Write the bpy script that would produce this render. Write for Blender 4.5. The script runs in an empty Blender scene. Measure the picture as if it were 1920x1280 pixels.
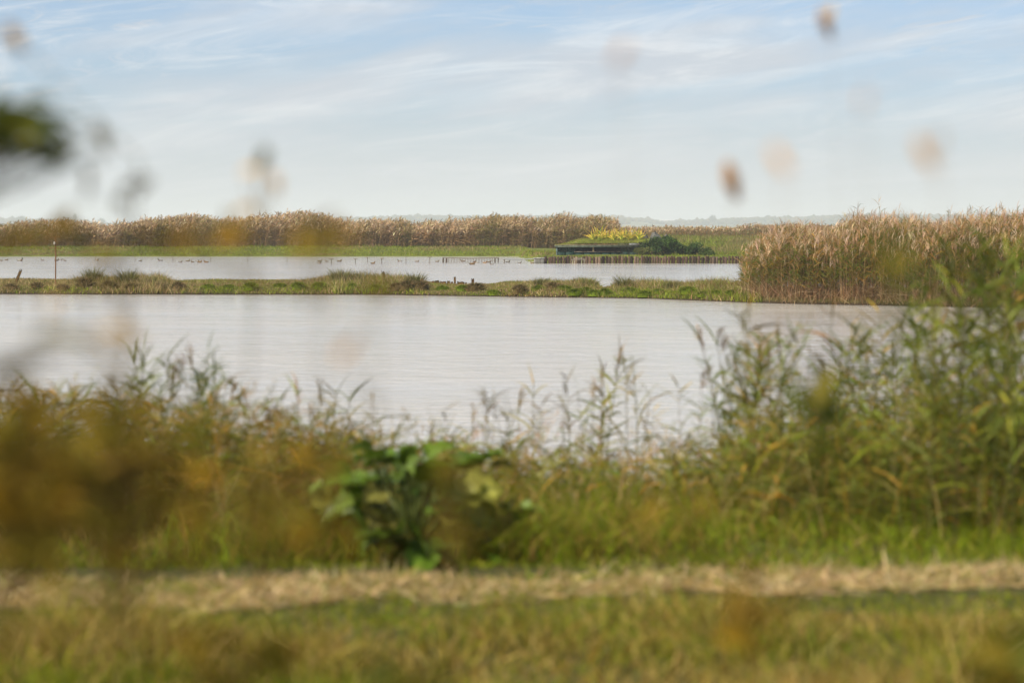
import bpy, bmesh, math, random
import numpy as np

# ------------------------------------------------------------------ camera
SC = bpy.context.scene
COL = SC.collection
FPX = 1920 * 85 / 36.0          # focal length in photograph pixels
HY = 428.0                      # row of the horizon in the photograph
EYE = 2.55                      # eye above the water

cam_d = bpy.data.cameras.new('camera')
cam_d.lens = 85.0
cam_d.sensor_width = 36.0
cam_d.shift_y = -(640 - HY) / 1920.0
cam_d.clip_start = 0.1
cam_d.clip_end = 20000
cam_d.dof.use_dof = True
cam_d.dof.focus_distance = 140.0
cam_d.dof.aperture_fstop = 2.2
cam = bpy.data.objects.new('camera', cam_d)
COL.objects.link(cam)
cam.location = (0, 0, EYE)
cam.rotation_euler = (math.radians(90), 0, 0)
SC.camera = cam

# ------------------------------------------------------------------ world
SUN_EL, SUN_AZ = math.radians(40), math.radians(228)
world = bpy.data.worlds.new('World')
SC.world = world
world.use_nodes = True
wn, wl = world.node_tree.nodes, world.node_tree.links
wn.clear()
w_out = wn.new('ShaderNodeOutputWorld')
w_bg = wn.new('ShaderNodeBackground')
w_bg.inputs['Strength'].default_value = 0.1
sky = wn.new('ShaderNodeTexSky')
sky.sky_type = 'NISHITA'
sky.sun_disc = False
sky.sun_elevation = SUN_EL
sky.sun_rotation = SUN_AZ
sky.air_density = 1.0
sky.dust_density = 1.0
sky.ozone_density = 3.0
geo = wn.new('ShaderNodeTexCoord')


def wmath(op, a, b=None, c=None):
    n = wn.new('ShaderNodeMath'); n.operation = op
    for i, v in enumerate((a, b, c)):
        if v is None:
            continue
        if isinstance(v, (int, float)):
            n.inputs[i].default_value = v
        else:
            wl.new(v, n.inputs[i])
    return n.outputs[0]


def wnoise(scale, loc, size, detail, rough, dist=0.0, tilt=7.0):
    m = wn.new('ShaderNodeMapping')
    m.inputs['Scale'].default_value = scale
    m.inputs['Location'].default_value = loc
    m0 = wn.new('ShaderNodeMapping')
    m0.inputs['Rotation'].default_value = (0, math.radians(tilt), 0)
    wl.new(geo.outputs['Generated'], m0.inputs['Vector'])
    wl.new(m0.outputs[0], m.inputs['Vector'])
    n = wn.new('ShaderNodeTexNoise')
    n.inputs['Scale'].default_value = size
    n.inputs['Detail'].default_value = detail
    n.inputs['Roughness'].default_value = rough
    n.inputs['Distortion'].default_value = dist
    wl.new(m.outputs[0], n.inputs['Vector'])
    return n.outputs['Fac']


def wramp(v, lo, hi):
    n = wn.new('ShaderNodeMapRange'); n.interpolation_type = 'SMOOTHSTEP'
    n.inputs['From Min'].default_value = lo
    n.inputs['From Max'].default_value = hi
    wl.new(v, n.inputs['Value'])
    return n.outputs[0]


big = wramp(wnoise((1, 1, 5.5), (0.3, 0.0, 0.42), 6.0, 4, 0.55, 0.3), 0.36, 0.66)       # broad veils
mid = wramp(wnoise((1, 1, 7), (1.7, 0.2, 0.3), 8.5, 10, 0.66, 1.4), 0.40, 0.78)         # long streaks
fine = wramp(wnoise((1, 1, 6), (4.1, 2.2, 0.7), 22.0, 9, 0.68, 1.6), 0.46, 0.80)        # wisps
sep = wn.new('ShaderNodeSeparateXYZ'); wl.new(geo.outputs['Generated'], sep.inputs[0])
lowband = wramp(sep.outputs['Z'], 0.10, -0.005)                                            # veil thickens to the horizon
cov = wmath('MAXIMUM', wmath('MULTIPLY', big, 0.85), wmath('MULTIPLY', mid, 0.80))
cov = wmath('MAXIMUM', cov, wmath('MULTIPLY', fine, 0.9))
cov = wmath('MULTIPLY_ADD', cov, 0.74, 0.26)
# cloud colour: slightly lilac grey in thick veils, cream in the streaks
cmix = wn.new('ShaderNodeMix'); cmix.data_type = 'RGBA'
wl.new(mid, cmix.inputs['Factor'])
cmix.inputs['A'].default_value = (3.22, 3.42, 3.70, 1)
cmix.inputs['B'].default_value = (4.70, 4.74, 4.72, 1)
skyc = wn.new('ShaderNodeMix'); skyc.data_type = 'RGBA'
wl.new(cov, skyc.inputs['Factor'])
tint = wn.new('ShaderNodeMix'); tint.data_type = 'RGBA'; tint.blend_type = 'MULTIPLY'
tint.inputs['Factor'].default_value = 1.0
tint.inputs['B'].default_value = (0.43, 0.545, 0.71, 1)
wl.new(sky.outputs[0], tint.inputs['A'])
wl.new(tint.outputs['Result'], skyc.inputs['A'])
wl.new(cmix.outputs['Result'], skyc.inputs['B'])
veil = wn.new('ShaderNodeMix'); veil.data_type = 'RGBA'
veil.inputs['B'].default_value = (3.75, 3.88, 3.95, 1)
wl.new(wmath('MULTIPLY', wramp(sep.outputs['Z'], 0.07, 0.0), 0.92), veil.inputs['Factor'])
wl.new(skyc.outputs['Result'], veil.inputs['A'])
wl.new(veil.outputs['Result'], w_bg.inputs['Color'])
wl.new(w_bg.outputs[0], w_out.inputs['Surface'])

# ------------------------------------------------------------------ sun behind thin cloud
sun_d = bpy.data.lights.new('sun', 'SUN')
sun_d.energy = 3.6
sun_d.angle = math.radians(8)
sun_d.color = (1.0, 0.90, 0.74)
sun = bpy.data.objects.new('sun', sun_d)
COL.objects.link(sun)
from mathutils import Vector, Matrix
sdir = Vector((math.sin(SUN_AZ) * math.cos(SUN_EL), math.cos(SUN_AZ) * math.cos(SUN_EL), math.sin(SUN_EL)))
sun.rotation_euler = sdir.to_track_quat('Z', 'Y').to_euler()
sun.location = (-40, -35, 60)

SC.view_settings.view_transform = 'Standard'
SC.view_settings.look = 'None'
SC.view_settings.exposure = 0.96
SC.view_settings.gamma = 1.0
SC.view_settings.use_curve_mapping = False
SC.cycles.use_denoising = True
SC.cycles.max_bounces = 6
SC.cycles.diffuse_bounces = 3
SC.cycles.glossy_bounces = 3
SC.cycles.transmission_bounces = 3
SC.cycles.transparent_max_bounces = 6
SC.cycles.volume_bounces = 2
SC.cycles.caustics_reflective = False
SC.cycles.caustics_refractive = False

# ------------------------------------------------------------------ helpers
rng = np.random.default_rng(11)
random.seed(4)


def PX(px, d):
    return (px - 960.0) * d / FPX


def PZ(py, d):
    return EYE - (py - HY) * d / FPX


def DW(py, z=0.0):
    return (EYE - z) * FPX / (py - HY)


def hash2(ix, iy, s):
    h = np.sin(ix * 127.1 + iy * 311.7 + s * 74.7) * 43758.5453
    return h - np.floor(h)


def vnoise(x, y, s=0):
    x = np.asarray(x, float); y = np.asarray(y, float)
    ix, iy = np.floor(x), np.floor(y)
    fx, fy = x - ix, y - iy
    fx = fx * fx * (3 - 2 * fx); fy = fy * fy * (3 - 2 * fy)
    a = hash2(ix, iy, s); b = hash2(ix + 1, iy, s)
    c = hash2(ix, iy + 1, s); d = hash2(ix + 1, iy + 1, s)
    return (a * (1 - fx) + b * fx) * (1 - fy) + (c * (1 - fx) + d * fx) * fy


def fbm(x, y, s=0, o=3):
    t = 0; a = 0.5; n = 0
    for k in range(o):
        t = t + a * vnoise(np.asarray(x) * 2 ** k, np.asarray(y) * 2 ** k, s + k * 3.1)
        n += a; a *= 0.5
    return t / n


def sstep(a, b, x):
    t = np.clip((np.asarray(x, float) - a) / (b - a), 0, 1)
    return t * t * (3 - 2 * t)


def unit(v):
    return v / np.maximum(np.linalg.norm(v, axis=-1, keepdims=True), 1e-9)


class Acc:
    """collects quads with one colour per vertex"""
    def __init__(self):
        self.v, self.f, self.c, self.n = [], [], [], 0

    def add(self, v, f, c):
        v = np.asarray(v, np.float32).reshape(-1, 3)
        f = np.asarray(f, np.int64).reshape(-1, 4)
        c = np.asarray(c, np.float32)
        if c.ndim == 1:
            c = np.repeat(c[None, :3], len(v), 0)
        self.v.append(v); self.f.append(f + self.n); self.c.append(c[:, :3]); self.n += len(v)

    def ribbons(self, base, dirv, bend, length, width, nseg=2, prof='grass', col=(0.1, 0.1, 0.1), tipcol=None, face=None):
        base = np.asarray(base, float).reshape(-1, 3); N = len(base)
        if N == 0:
            return
        dirv = unit(np.broadcast_to(np.asarray(dirv, float), (N, 3)))
        bend = np.broadcast_to(np.asarray(bend, float), (N, 3))
        length = np.broadcast_to(np.asarray(length, float), (N,))
        width = np.broadcast_to(np.asarray(width, float), (N,))
        col = np.broadcast_to(np.asarray(col, float), (N, 3))
        if face is None:
            face = rng.normal(size=(N, 3)); face[:, 2] *= 0.5
        side = unit(np.cross(dirv, np.broadcast_to(face, (N, 3))))
        ts = np.linspace(0, 1, nseg + 1)
        if prof == 'grass':
            ws = 1 - 0.92 * ts ** 1.6
        elif prof == 'leaf':
            ws = np.clip(np.sin(np.pi * (0.08 + 0.90 * ts) ** 0.75), 0.06, 1)
        elif prof == 'oval':
            ws = np.clip(np.sin(np.pi * (0.05 + 0.92 * ts)) ** 0.7, 0.08, 1)
        elif prof == 'stem':
            ws = 1 - 0.55 * ts
        else:
            ws = np.ones_like(ts)
        cen = base[:, None, :] + length[:, None, None] * (dirv[:, None, :] * ts[None, :, None] + bend[:, None, :] * (ts ** 2)[None, :, None])
        off = side[:, None, :] * (0.5 * width[:, None] * ws[None, :])[:, :, None]
        V = np.stack([cen - off, cen + off], 2).reshape(-1, 3)
        k = np.arange(nseg)
        q = np.stack([2 * k, 2 * k + 1, 2 * k + 3, 2 * k + 2], 1)
        F = (np.arange(N)[:, None, None] * (2 * (nseg + 1)) + q[None]).reshape(-1, 4)
        if tipcol is None:
            C = np.repeat(col[:, None, :], 2 * (nseg + 1), 1).reshape(-1, 3)
        else:
            tipcol = np.broadcast_to(np.asarray(tipcol, float), (N, 3))
            m = np.repeat(ts, 2)[None, :, None]
            C = (col[:, None, :] * (1 - m) + tipcol[:, None, :] * m).reshape(-1, 3)
        self.add(V, F, C)

    def tube(self, pts, rad, col, k=6, cap=True):
        pts = np.asarray(pts, float); M = len(pts)
        rad = np.broadcast_to(np.asarray(rad, float), (M,))
        tan = unit(np.gradient(pts, axis=0))
        ref = np.array([0.03, 1.0, 0.05]) if abs(tan[0][1]) < 0.8 else np.array([1.0, 0.05, 0.03])
        s = unit(np.cross(tan, ref)); u = np.cross(s, tan)
        a = np.arange(k) / k * 2 * np.pi
        V = pts[:, None, :] + rad[:, None, None] * (s[:, None, :] * np.cos(a)[None, :, None] + u[:, None, :] * np.sin(a)[None, :, None])
        i = np.arange(M - 1)[:, None] * k; j = np.arange(k)[None]; j2 = (j + 1) % k
        F = np.stack([i + j, i + j2, i + k + j2, i + k + j], -1).reshape(-1, 4)
        self.add(V.reshape(-1, 3), F, np.asarray(col, float))
        if cap:
            for row, r in ((0, pts[0]), (M - 1, pts[-1])):
                ring = V[row]
                vv = np.vstack([ring, r[None]])
                ff = [[q, (q + 1) % k, k, k] for q in range(k)]
                self.add(vv, ff, np.asarray(col, float))

    def box(self, lo, hi, col, jit=0.0):
        lo = np.asarray(lo, float); hi = np.asarray(hi, float)
        V = np.array([[(lo, hi)[i][0], (lo, hi)[j][1], (lo, hi)[k][2]] for i in (0, 1) for j in (0, 1) for k in (0, 1)])
        if jit:
            V = V + rng.uniform(-jit, jit, V.shape)
        F = [[0, 1, 3, 2], [4, 6, 7, 5], [0, 4, 5, 1], [2, 3, 7, 6], [0, 2, 6, 4], [1, 5, 7, 3]]
        self.add(V, F, np.asarray(col, float))

    def grid(self, X, Y, Z, col):
        a, b = X.shape
        V = np.stack([X, Y, Z], -1).reshape(-1, 3)
        i = np.arange(a - 1)[:, None] * b; j = np.arange(b - 1)[None]
        F = np.stack([i + j, i + j + 1, i + b + j + 1, i + b + j], -1).reshape(-1, 4)
        self.add(V, F, col)

    def mesh(self, name, mat, smooth=False):
        me = bpy.data.meshes.new(name)
        V = np.concatenate(self.v); F = np.concatenate(self.f); C = np.concatenate(self.c)
        tri = F[:, 2] == F[:, 3]
        sizes = np.where(tri, 3, 4)
        flat = np.concatenate([F[:, :3].reshape(-1, 3), F[:, 3:4]], 1)
        keep = np.ones_like(flat, bool); keep[tri, 3] = False
        loops = flat[keep]
        starts = np.concatenate([[0], np.cumsum(sizes)[:-1]])
        me.vertices.add(len(V)); me.vertices.foreach_set('co', V.astype(np.float32).ravel())
        me.loops.add(len(loops)); me.loops.foreach_set('vertex_index', loops.astype(np.int32))
        me.polygons.add(len(F))
        me.polygons.foreach_set('loop_start', starts.astype(np.int32))
        me.polygons.foreach_set('loop_total', sizes.astype(np.int32))
        if smooth:
            me.polygons.foreach_set('use_smooth', np.ones(len(F), bool))
        at = me.color_attributes.new('Col', 'FLOAT_COLOR', 'POINT')
        at.data.foreach_set('color', np.concatenate([C, np.ones((len(C), 1), np.float32)], 1).astype(np.float32).ravel())
        me.update(calc_edges=True)
        me.materials.append(mat)
        return me


def put(name, me, parent=None, loc=(0, 0, 0), rot=(0, 0, 0), scale=(1, 1, 1), label=None, cat=None, group=None, kind=None):
    o = bpy.data.objects.new(name, me)
    COL.objects.link(o)
    o.parent = parent
    o.location = loc; o.rotation_euler = rot; o.scale = scale
    if label: o['label'] = label
    if cat: o['category'] = cat
    if group: o['group'] = group
    if kind: o['kind'] = kind
    return o


def thing(name, label, cat, loc=(0, 0, 0), rot=(0, 0, 0), scale=(1, 1, 1), group=None):
    o = put(name, None, None, loc, rot, scale, label, cat, group)
    o.empty_display_size = 0.1
    return o


# ------------------------------------------------------------------ materials
def new_mat(name):
    m = bpy.data.materials.new(name); m.use_nodes = True
    nt = m.node_tree; nt.nodes.clear()
    return m, nt, nt.nodes, nt.links


def veg_mat(name, rough=0.55, spec=0.3, trans=0.3, vary=0.0, grain=0.25, gscale=9.0, gain=1.0):
    m, nt, n, l = new_mat(name)
    out = n.new('ShaderNodeOutputMaterial')
    at = n.new('ShaderNodeAttribute'); at.attribute_name = 'Col'
    tc = n.new('ShaderNodeTexCoord')
    no = n.new('ShaderNodeTexNoise'); no.inputs['Scale'].default_value = gscale; no.inputs['Detail'].default_value = 4
    l.new(tc.outputs['Object'], no.inputs['Vector'])
    mr = n.new('ShaderNodeMapRange')
    mr.inputs['To Min'].default_value = gain * (1 - grain); mr.inputs['To Max'].default_value = gain * (1 + grain)
    mr.inputs['From Min'].default_value = 0.3; mr.inputs['From Max'].default_value = 0.7
    l.new(no.outputs['Fac'], mr.inputs['Value'])
    hs = n.new('ShaderNodeHueSaturation')
    l.new(at.outputs['Color'], hs.inputs['Color'])
    if vary > 0:
        oi = n.new('ShaderNodeObjectInfo')
        r1 = n.new('ShaderNodeMapRange'); r1.inputs['To Min'].default_value = 0.5 - vary * 0.018; r1.inputs['To Max'].default_value = 0.5 + vary * 0.03
        l.new(oi.outputs['Random'], r1.inputs['Value']); l.new(r1.outputs[0], hs.inputs['Hue'])
        r2 = n.new('ShaderNodeMath'); r2.operation = 'MULTIPLY_ADD'
        r2.inputs[1].default_value = 7.31; r2.inputs[2].default_value = 0.1
        l.new(oi.outputs['Random'], r2.inputs[0])
        r3 = n.new('ShaderNodeMath'); r3.operation = 'FRACT'; l.new(r2.outputs[0], r3.inputs[0])
        r4 = n.new('ShaderNodeMapRange'); r4.inputs['To Min'].default_value = 1 - vary * 0.5; r4.inputs['To Max'].default_value = 1 + vary * 0.5
        l.new(r3.outputs[0], r4.inputs['Value'])
        mm = n.new('ShaderNodeMath'); mm.operation = 'MULTIPLY'
        l.new(r4.outputs[0], mm.inputs[0]); l.new(mr.outputs[0], mm.inputs[1])
        l.new(mm.outputs[0], hs.inputs['Value'])
    else:
        l.new(mr.outputs[0], hs.inputs['Value'])
    pb = n.new('ShaderNodeBsdfPrincipled')
    pb.inputs['Roughness'].default_value = rough
    pb.inputs['Specular IOR Level'].default_value = spec * 0.4
    l.new(hs.outputs[0], pb.inputs['Base Color'])
    if trans > 0:
        tr = n.new('ShaderNodeBsdfTranslucent'); l.new(hs.outputs[0], tr.inputs['Color'])
        mx = n.new('ShaderNodeMixShader'); mx.inputs[0].default_value = trans
        l.new(pb.outputs[0], mx.inputs[1]); l.new(tr.outputs[0], mx.inputs[2])
        l.new(mx.outputs[0], out.inputs['Surface'])
    else:
        l.new(pb.outputs[0], out.inputs['Surface'])
    return m


def noise_mat(name, cols, scale=3.0, rough=0.9, bump=0.3, bscale=20.0, stretch=(1, 1, 1), spec=0.2):
    m, nt, n, l = new_mat(name)
    out = n.new('ShaderNodeOutputMaterial')
    tc = n.new('ShaderNodeTexCoord')
    mp = n.new('ShaderNodeMapping'); mp.inputs['Scale'].default_value = stretch
    l.new(tc.outputs['Object'], mp.inputs['Vector'])
    no = n.new('ShaderNodeTexNoise'); no.inputs['Scale'].default_value = scale; no.inputs['Detail'].default_value = 8
    no.inputs['Roughness'].default_value = 0.65
    l.new(mp.outputs[0], no.inputs['Vector'])
    cr = n.new('ShaderNodeValToRGB')
    el = cr.color_ramp.elements
    while len(el) < len(cols):
        el.new(0.5)
    for i, c in enumerate(cols):
        el[i].position = 0.28 + 0.44 * i / (len(cols) - 1)
        el[i].color = (*c, 1)
    l.new(no.outputs['Fac'], cr.inputs['Fac'])
    pb = n.new('ShaderNodeBsdfPrincipled')
    pb.inputs['Roughness'].default_value = rough
    pb.inputs['Specular IOR Level'].default_value = spec
    l.new(cr.outputs[0], pb.inputs['Base Color'])
    if bump:
        n2 = n.new('ShaderNodeTexNoise'); n2.inputs['Scale'].default_value = bscale; n2.inputs['Detail'].default_value = 6
        l.new(mp.outputs[0], n2.inputs['Vector'])
        bp = n.new('ShaderNodeBump'); bp.inputs['Strength'].default_value = bump; bp.inputs['Distance'].default_value = 0.05
        l.new(n2.outputs['Fac'], bp.inputs['Height']); l.new(bp.outputs[0], pb.inputs['Normal'])
    l.new(pb.outputs[0], out.inputs['Surface'])
    return m


M_veg = veg_mat('blades', trans=0.35, gain=1.02)
M_far = veg_mat('far_blades', trans=0.3, rough=0.7, spec=0.15, grain=0.3, gscale=1.2, gain=1.05)
M_reed = veg_mat('reed_leaves', trans=0.35, gain=0.92, vary=0.9, rough=0.45, spec=0.4)
M_near = veg_mat('near_leaves', trans=0.35, vary=0.4, rough=0.5)
M_dock = veg_mat('dock_leaf', trans=0.22, rough=0.42, spec=0.6, vary=0.5, grain=0.4, gscale=16, gain=0.95)
M_wood = veg_mat('old_timber', trans=0, rough=0.9, spec=0.15, vary=0.7, grain=0.5, gscale=14)
M_metal = veg_mat('rusty_wire', trans=0, rough=0.6, spec=0.4, grain=0.3, gscale=20)
M_duck = veg_mat('plumage', trans=0, rough=0.6, spec=0.25, vary=0.5, grain=0.2, gscale=25)
M_paint = veg_mat('flaking_paint', trans=0, rough=0.65, spec=0.3, grain=0.55, gscale=4)
M_soil = noise_mat('bank_soil', [(0.035, 0.03, 0.010), (0.06, 0.06, 0.016), (0.10, 0.085, 0.03)], scale=4, bscale=40)
M_straw = noise_mat('trodden_straw', [(0.09, 0.09, 0.02), (0.28, 0.21, 0.09), (0.48, 0.36, 0.19)], scale=5, bscale=60, bump=0.6)
M_marsh = noise_mat('marsh_turf', [(0.06, 0.055, 0.012), (0.10, 0.12, 0.015), (0.15, 0.15, 0.03)], scale=0.6, bscale=6)
M_mud = noise_mat('shore_mud', [(0.035, 0.025, 0.014), (0.07, 0.055, 0.025), (0.10, 0.08, 0.04)], scale=2.5, bscale=15)
M_islet = noise_mat('islet_turf', [(0.04, 0.03, 0.012), (0.09, 0.08, 0.02), (0.16, 0.125, 0.05)], scale=1.6, bscale=12)
# wet dark mud where the water laps the islet
_n, _l = M_islet.node_tree.nodes, M_islet.node_tree.links
_pb = next(q for q in _n if q.type == 'BSDF_PRINCIPLED'); _cr = next(q for q in _n if q.type == 'VALTORGB'); _tc = next(q for q in _n if q.type == 'TEX_COORD')
_sx = _n.new('ShaderNodeSeparateXYZ'); _l.new(_tc.outputs['Object'], _sx.inputs[0])
_mr = _n.new('ShaderNodeMapRange'); _mr.inputs['From Min'].default_value = 0.03; _mr.inputs['From Max'].default_value = 0.14; _l.new(_sx.outputs['Z'], _mr.inputs['Value'])
_mx = _n.new('ShaderNodeMix'); _mx.data_type = 'RGBA'; _mx.inputs['A'].default_value = (0.028, 0.018, 0.010, 1)
_l.new(_mr.outputs[0], _mx.inputs['Factor']); _l.new(_cr.outputs[0], _mx.inputs['B']); _l.new(_mx.outputs['Result'], _pb.inputs['Base Color'])
M_hill = noise_mat('far_fields', [(0.05, 0.055, 0.02), (0.16, 0.14, 0.07), (0.07, 0.09, 0.03), (0.24, 0.22, 0.13)], scale=0.006, bump=0, stretch=(1, 1, 8))

# water: turbid, grey, finely rippled
M_water, nt, n, l = new_mat('rippled_water')
out = n.new('ShaderNodeOutputMaterial')
pb = n.new('ShaderNodeBsdfPrincipled')
pb.inputs['Base Color'].default_value = (0.48, 0.45, 0.40, 1)
pb.inputs['Roughness'].default_value = 0.10
pb.inputs['IOR'].default_value = 1.333
tc = n.new('ShaderNodeTexCoord')
mp = n.new('ShaderNodeMapping'); mp.inputs['Scale'].default_value = (0.75, 1.0, 1.0); mp.inputs['Rotation'].default_value = (0, 0, 0.15)
l.new(tc.outputs['Object'], mp.inputs['Vector'])
n1 = n.new('ShaderNodeTexNoise'); n1.inputs['Scale'].default_value = 2.9; n1.inputs['Detail'].default_value = 5; n1.inputs['Roughness'].default_value = 0.6
n1.inputs['Distortion'].default_value = 0.4
l.new(mp.outputs[0], n1.inputs['Vector'])
n2 = n.new('ShaderNodeTexNoise'); n2.inputs['Scale'].default_value = 0.12; n2.inputs['Detail'].default_value = 3
l.new(mp.outputs[0], n2.inputs['Vector'])
gst = n.new('ShaderNodeMapRange'); gst.inputs['From Min'].default_value = 0.35; gst.inputs['From Max'].default_value = 0.65
gst.inputs['To Min'].default_value = 0.55; gst.inputs['To Max'].default_value = 1.15
l.new(n2.outputs['Fac'], gst.inputs['Value'])
n3 = n.new('ShaderNodeTexNoise'); n3.inputs['Scale'].default_value = 0.75; n3.inputs['Detail'].default_value = 3; n3.inputs['Distortion'].default_value = 0.6
l.new(mp.outputs[0], n3.inputs['Vector'])
h0 = n.new('ShaderNodeMath'); h0.operation = 'MULTIPLY_ADD'; h0.inputs[1].default_value = 1.3
l.new(n3.outputs['Fac'], h0.inputs[0]); l.new(n1.outputs['Fac'], h0.inputs[2])
hm = n.new('ShaderNodeMath'); hm.operation = 'MULTIPLY'
l.new(h0.outputs[0], hm.inputs[0]); l.new(gst.outputs[0], hm.inputs[1])
bp = n.new('ShaderNodeBump'); bp.inputs['Strength'].default_value = 1.0; bp.inputs['Distance'].default_value = 0.07
l.new(hm.outputs[0], bp.inputs['Height'])
l.new(bp.outputs[0], pb.inputs['Normal'])
l.new(pb.outputs[0], out.inputs['Surface'])

# ------------------------------------------------------------------ ground, banks, water
def near_h(x, y):
    """near bank: flat top, then a slope into the pond"""
    x = np.asarray(x, float); y = np.asarray(y, float)
    shore = 20.0 + 0.8 * np.sin(x * 0.7 + 1) + 1.6 * (fbm(x * 0.25, y * 0 + 3.3, 5) - 0.5)
    t = sstep(0, 1, (y - 12.2) / (shore + 1.5 - 12.2))
    return 0.95 - 1.45 * t + 0.05 * (fbm(x * 1.3, y * 1.3, 2) - 0.5) * (1 - t)


FRONT = np.array([(-1500, 96), (-400, 94.5), (0, 93), (700, 92.3), (1000, 89.2), (1200, 87.6), (1390, 83), (1500, 81), (1900, 77), (2400, 74), (3600, 70)], float)
FX = PX(FRONT[:, 0], FRONT[:, 1]); FD = FRONT[:, 1]
BACK = np.array([(-1500, 118), (-400, 114), (0, 112), (300, 110), (600, 109), (780, 107), (830, 104.5), (890, 104.0), (960, 106), (1060, 104), (1112, 100), (1128, 96.0), (1142, 96.5), (1170, 100), (1300, 100), (1400, 98), (1900, 97), (3600, 95)], float)
BX = PX(BACK[:, 0], BACK[:, 1]); BD = BACK[:, 1]


def isl_front(x): return np.interp(x, FX, FD) + 0.5 * (fbm(np.asarray(x) * 0.8, 0 * np.asarray(x), 21) - 0.5)
def isl_back(x): return np.interp(x, BX, BD) + 0.8 * (fbm(np.asarray(x) * 0.5, 0 * np.asarray(x), 22) - 0.5)


def isl_h(x, y):
    x = np.asarray(x, float); y = np.asarray(y, float)
    a, b = isl_front(x), isl_back(x)
    e = np.minimum((y - a) / 1.2, (b - y) / 1.6)
    top = 0.16 + 0.14 * fbm(x * 0.6, y * 0.6, 9) - 0.04 * sstep(0, 1, (x - PX(790, 100)) / 1.0) * sstep(0, 1, (PX(960, 100) - x) / 1.0)
    return -0.5 + (0.5 + top) * sstep(-1.0, 1.0, e)


XP0 = PX(1003, 175.5)


def far_edge(x):
    x = np.asarray(x, float)
    return 218.0 - 42.3 * sstep(XP0 - 1.3, XP0 + 0.25, x) + 0.8 * (fbm(x * 0.3, x * 0, 31) - 0.5) * (1 - sstep(XP0 - 1.0, XP0, x))


def far_h(x, y):
    x = np.asarray(x, float); y = np.asarray(y, float)
    e = far_edge(x)
    s = y - e
    left = -0.5 + 0.62 * sstep(-0.6, 0.5, s) + 0.62 * sstep(0, 1, s / 22.0)
    right = -0.5 + 1.0 * sstep(-0.15, 0.45, s) + 0.08 * sstep(0, 6, s)
    k = sstep(XP0 - 1.0, XP0 + 0.3, x)
    z = left * (1 - k) + right * k
    # grassy rise behind and right of the hide
    z = z + 0.95 * sstep(9.5, 14, x) * sstep(186, 212, y) * (1 - 0.7 * sstep(240, 300, y))
    z = z + (fbm(x * 0.35, y * 0.35, 13) - 0.5) * 0.16 * sstep(0.2, 3, s)
    return z


def axis(fine_lo, fine_hi, step, lo, hi, grow=1.25):
    a = list(np.arange(fine_lo, fine_hi + 1e-6, step))
    s = step; v = fine_hi
    while v < hi:
        s *= grow; v += s; a.append(min(v, hi))
    s = step; v = fine_lo; b = []
    while v > lo:
        s *= grow; v -= s; b.append(max(v, lo))
    return np.array(b[::-1] + a)


def sheet(name, xs, ys, h, mat):
    X, Y = np.meshgrid(xs, ys, indexing='ij')
    A = Acc(); A.grid(X, Y, h(X, Y), (0.5, 0.5, 0.5))
    o = put(name, A.mesh(name, mat, smooth=True), kind='structure')
    o.data.flip_normals()
    return o


g = sheet('ground', axis(-70, 60, 0.6, -4000, 4000), axis(172, 262, 0.5, 160, 8000), far_h, M_marsh)
g['label'] = 'turf of the flat marsh beyond the far pond'
A = Acc(); A.box((-4000, -45, -1.4), (4000, 8000, -1.15), (0.1, 0.1, 0.1))
put('pond_bed', A.mesh('pond_bed', M_mud), kind='structure')
sheet('near_bank', axis(-9, 9, 0.15, -90, 90), axis(6, 23, 0.15, -40, 30), near_h, M_soil)
sheet('islet', axis(-34, 30, 0.22, -60, 60), axis(68, 119, 0.22, 60, 125), isl_h, M_islet)
A = Acc(); X, Y = np.meshgrid(axis(-60, 60, 6, -2400, 2400, 1.5), axis(14, 230, 4, 13, 3900, 1.5), indexing='ij')
A.grid(X, Y, X * 0, (0.5, 0.5, 0.5)); me = A.mesh('water', M_water); me.flip_normals()
put('water', me, kind='structure', label='rippled pale grey water of the ponds')


def path_edge(x, k):
    # trodden straw path crossing the near bank
    c = 10.72 + 0.10 * x + 0.07 * np.sin(x * 0.9)
    return c + (0.27 if k else -0.29) + 0.60 * (fbm(np.asarray(x) * 1.7, 0 * np.asarray(x) + k, 40) - 0.5)


xs = np.arange(-14, 14.01, 0.12)
A = Acc(); V = []
tt = np.linspace(0, 1, 9)
Xg = np.repeat(xs[:, None], 9, 1); Yg = path_edge(xs, 0)[:, None] * (1 - tt) + path_edge(xs, 1)[:, None] * tt
A.grid(Xg, Yg, near_h(Xg, Yg) + 0.006 + 0.012 * fbm(Xg * 4, Yg * 4, 6), (0.5, 0.5, 0.5))
me = A.mesh('path', M_straw, smooth=True); me.flip_normals()
put('path', me, kind='structure', label='pale trodden straw path across the near bank')

# ------------------------------------------------------------------ palettes
def pick(n, cols, w=None, jit=0.18):
    cols = np.asarray(cols, float)
    w = None if w is None else np.asarray(w, float) / np.sum(w)
    c = cols[rng.choice(len(cols), n, p=w)]
    return np.clip(c * (1 + rng.normal(0, jit, (n, 1))) * (1 + rng.normal(0, jit * 0.3, (n, 3))), 0.004, 0.9)


GREEN = [(0.085, 0.13, 0.012), (0.13, 0.16, 0.02), (0.06, 0.10, 0.012), (0.10, 0.14, 0.03)]
OLIVE = [(0.13, 0.12, 0.02), (0.17, 0.14, 0.03), (0.10, 0.09, 0.018), (0.20, 0.15, 0.05)]
STRAW = [(0.36, 0.25, 0.12), (0.28, 0.18, 0.07), (0.44, 0.32, 0.18), (0.22, 0.13, 0.05)]
BROWN = [(0.16, 0.095, 0.03), (0.22, 0.13, 0.05), (0.10, 0.06, 0.02), (0.26, 0.14, 0.03)]
PLUME = [(0.42, 0.30, 0.17), (0.34, 0.23, 0.12), (0.50, 0.38, 0.24), (0.26, 0.17, 0.08)]


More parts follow.
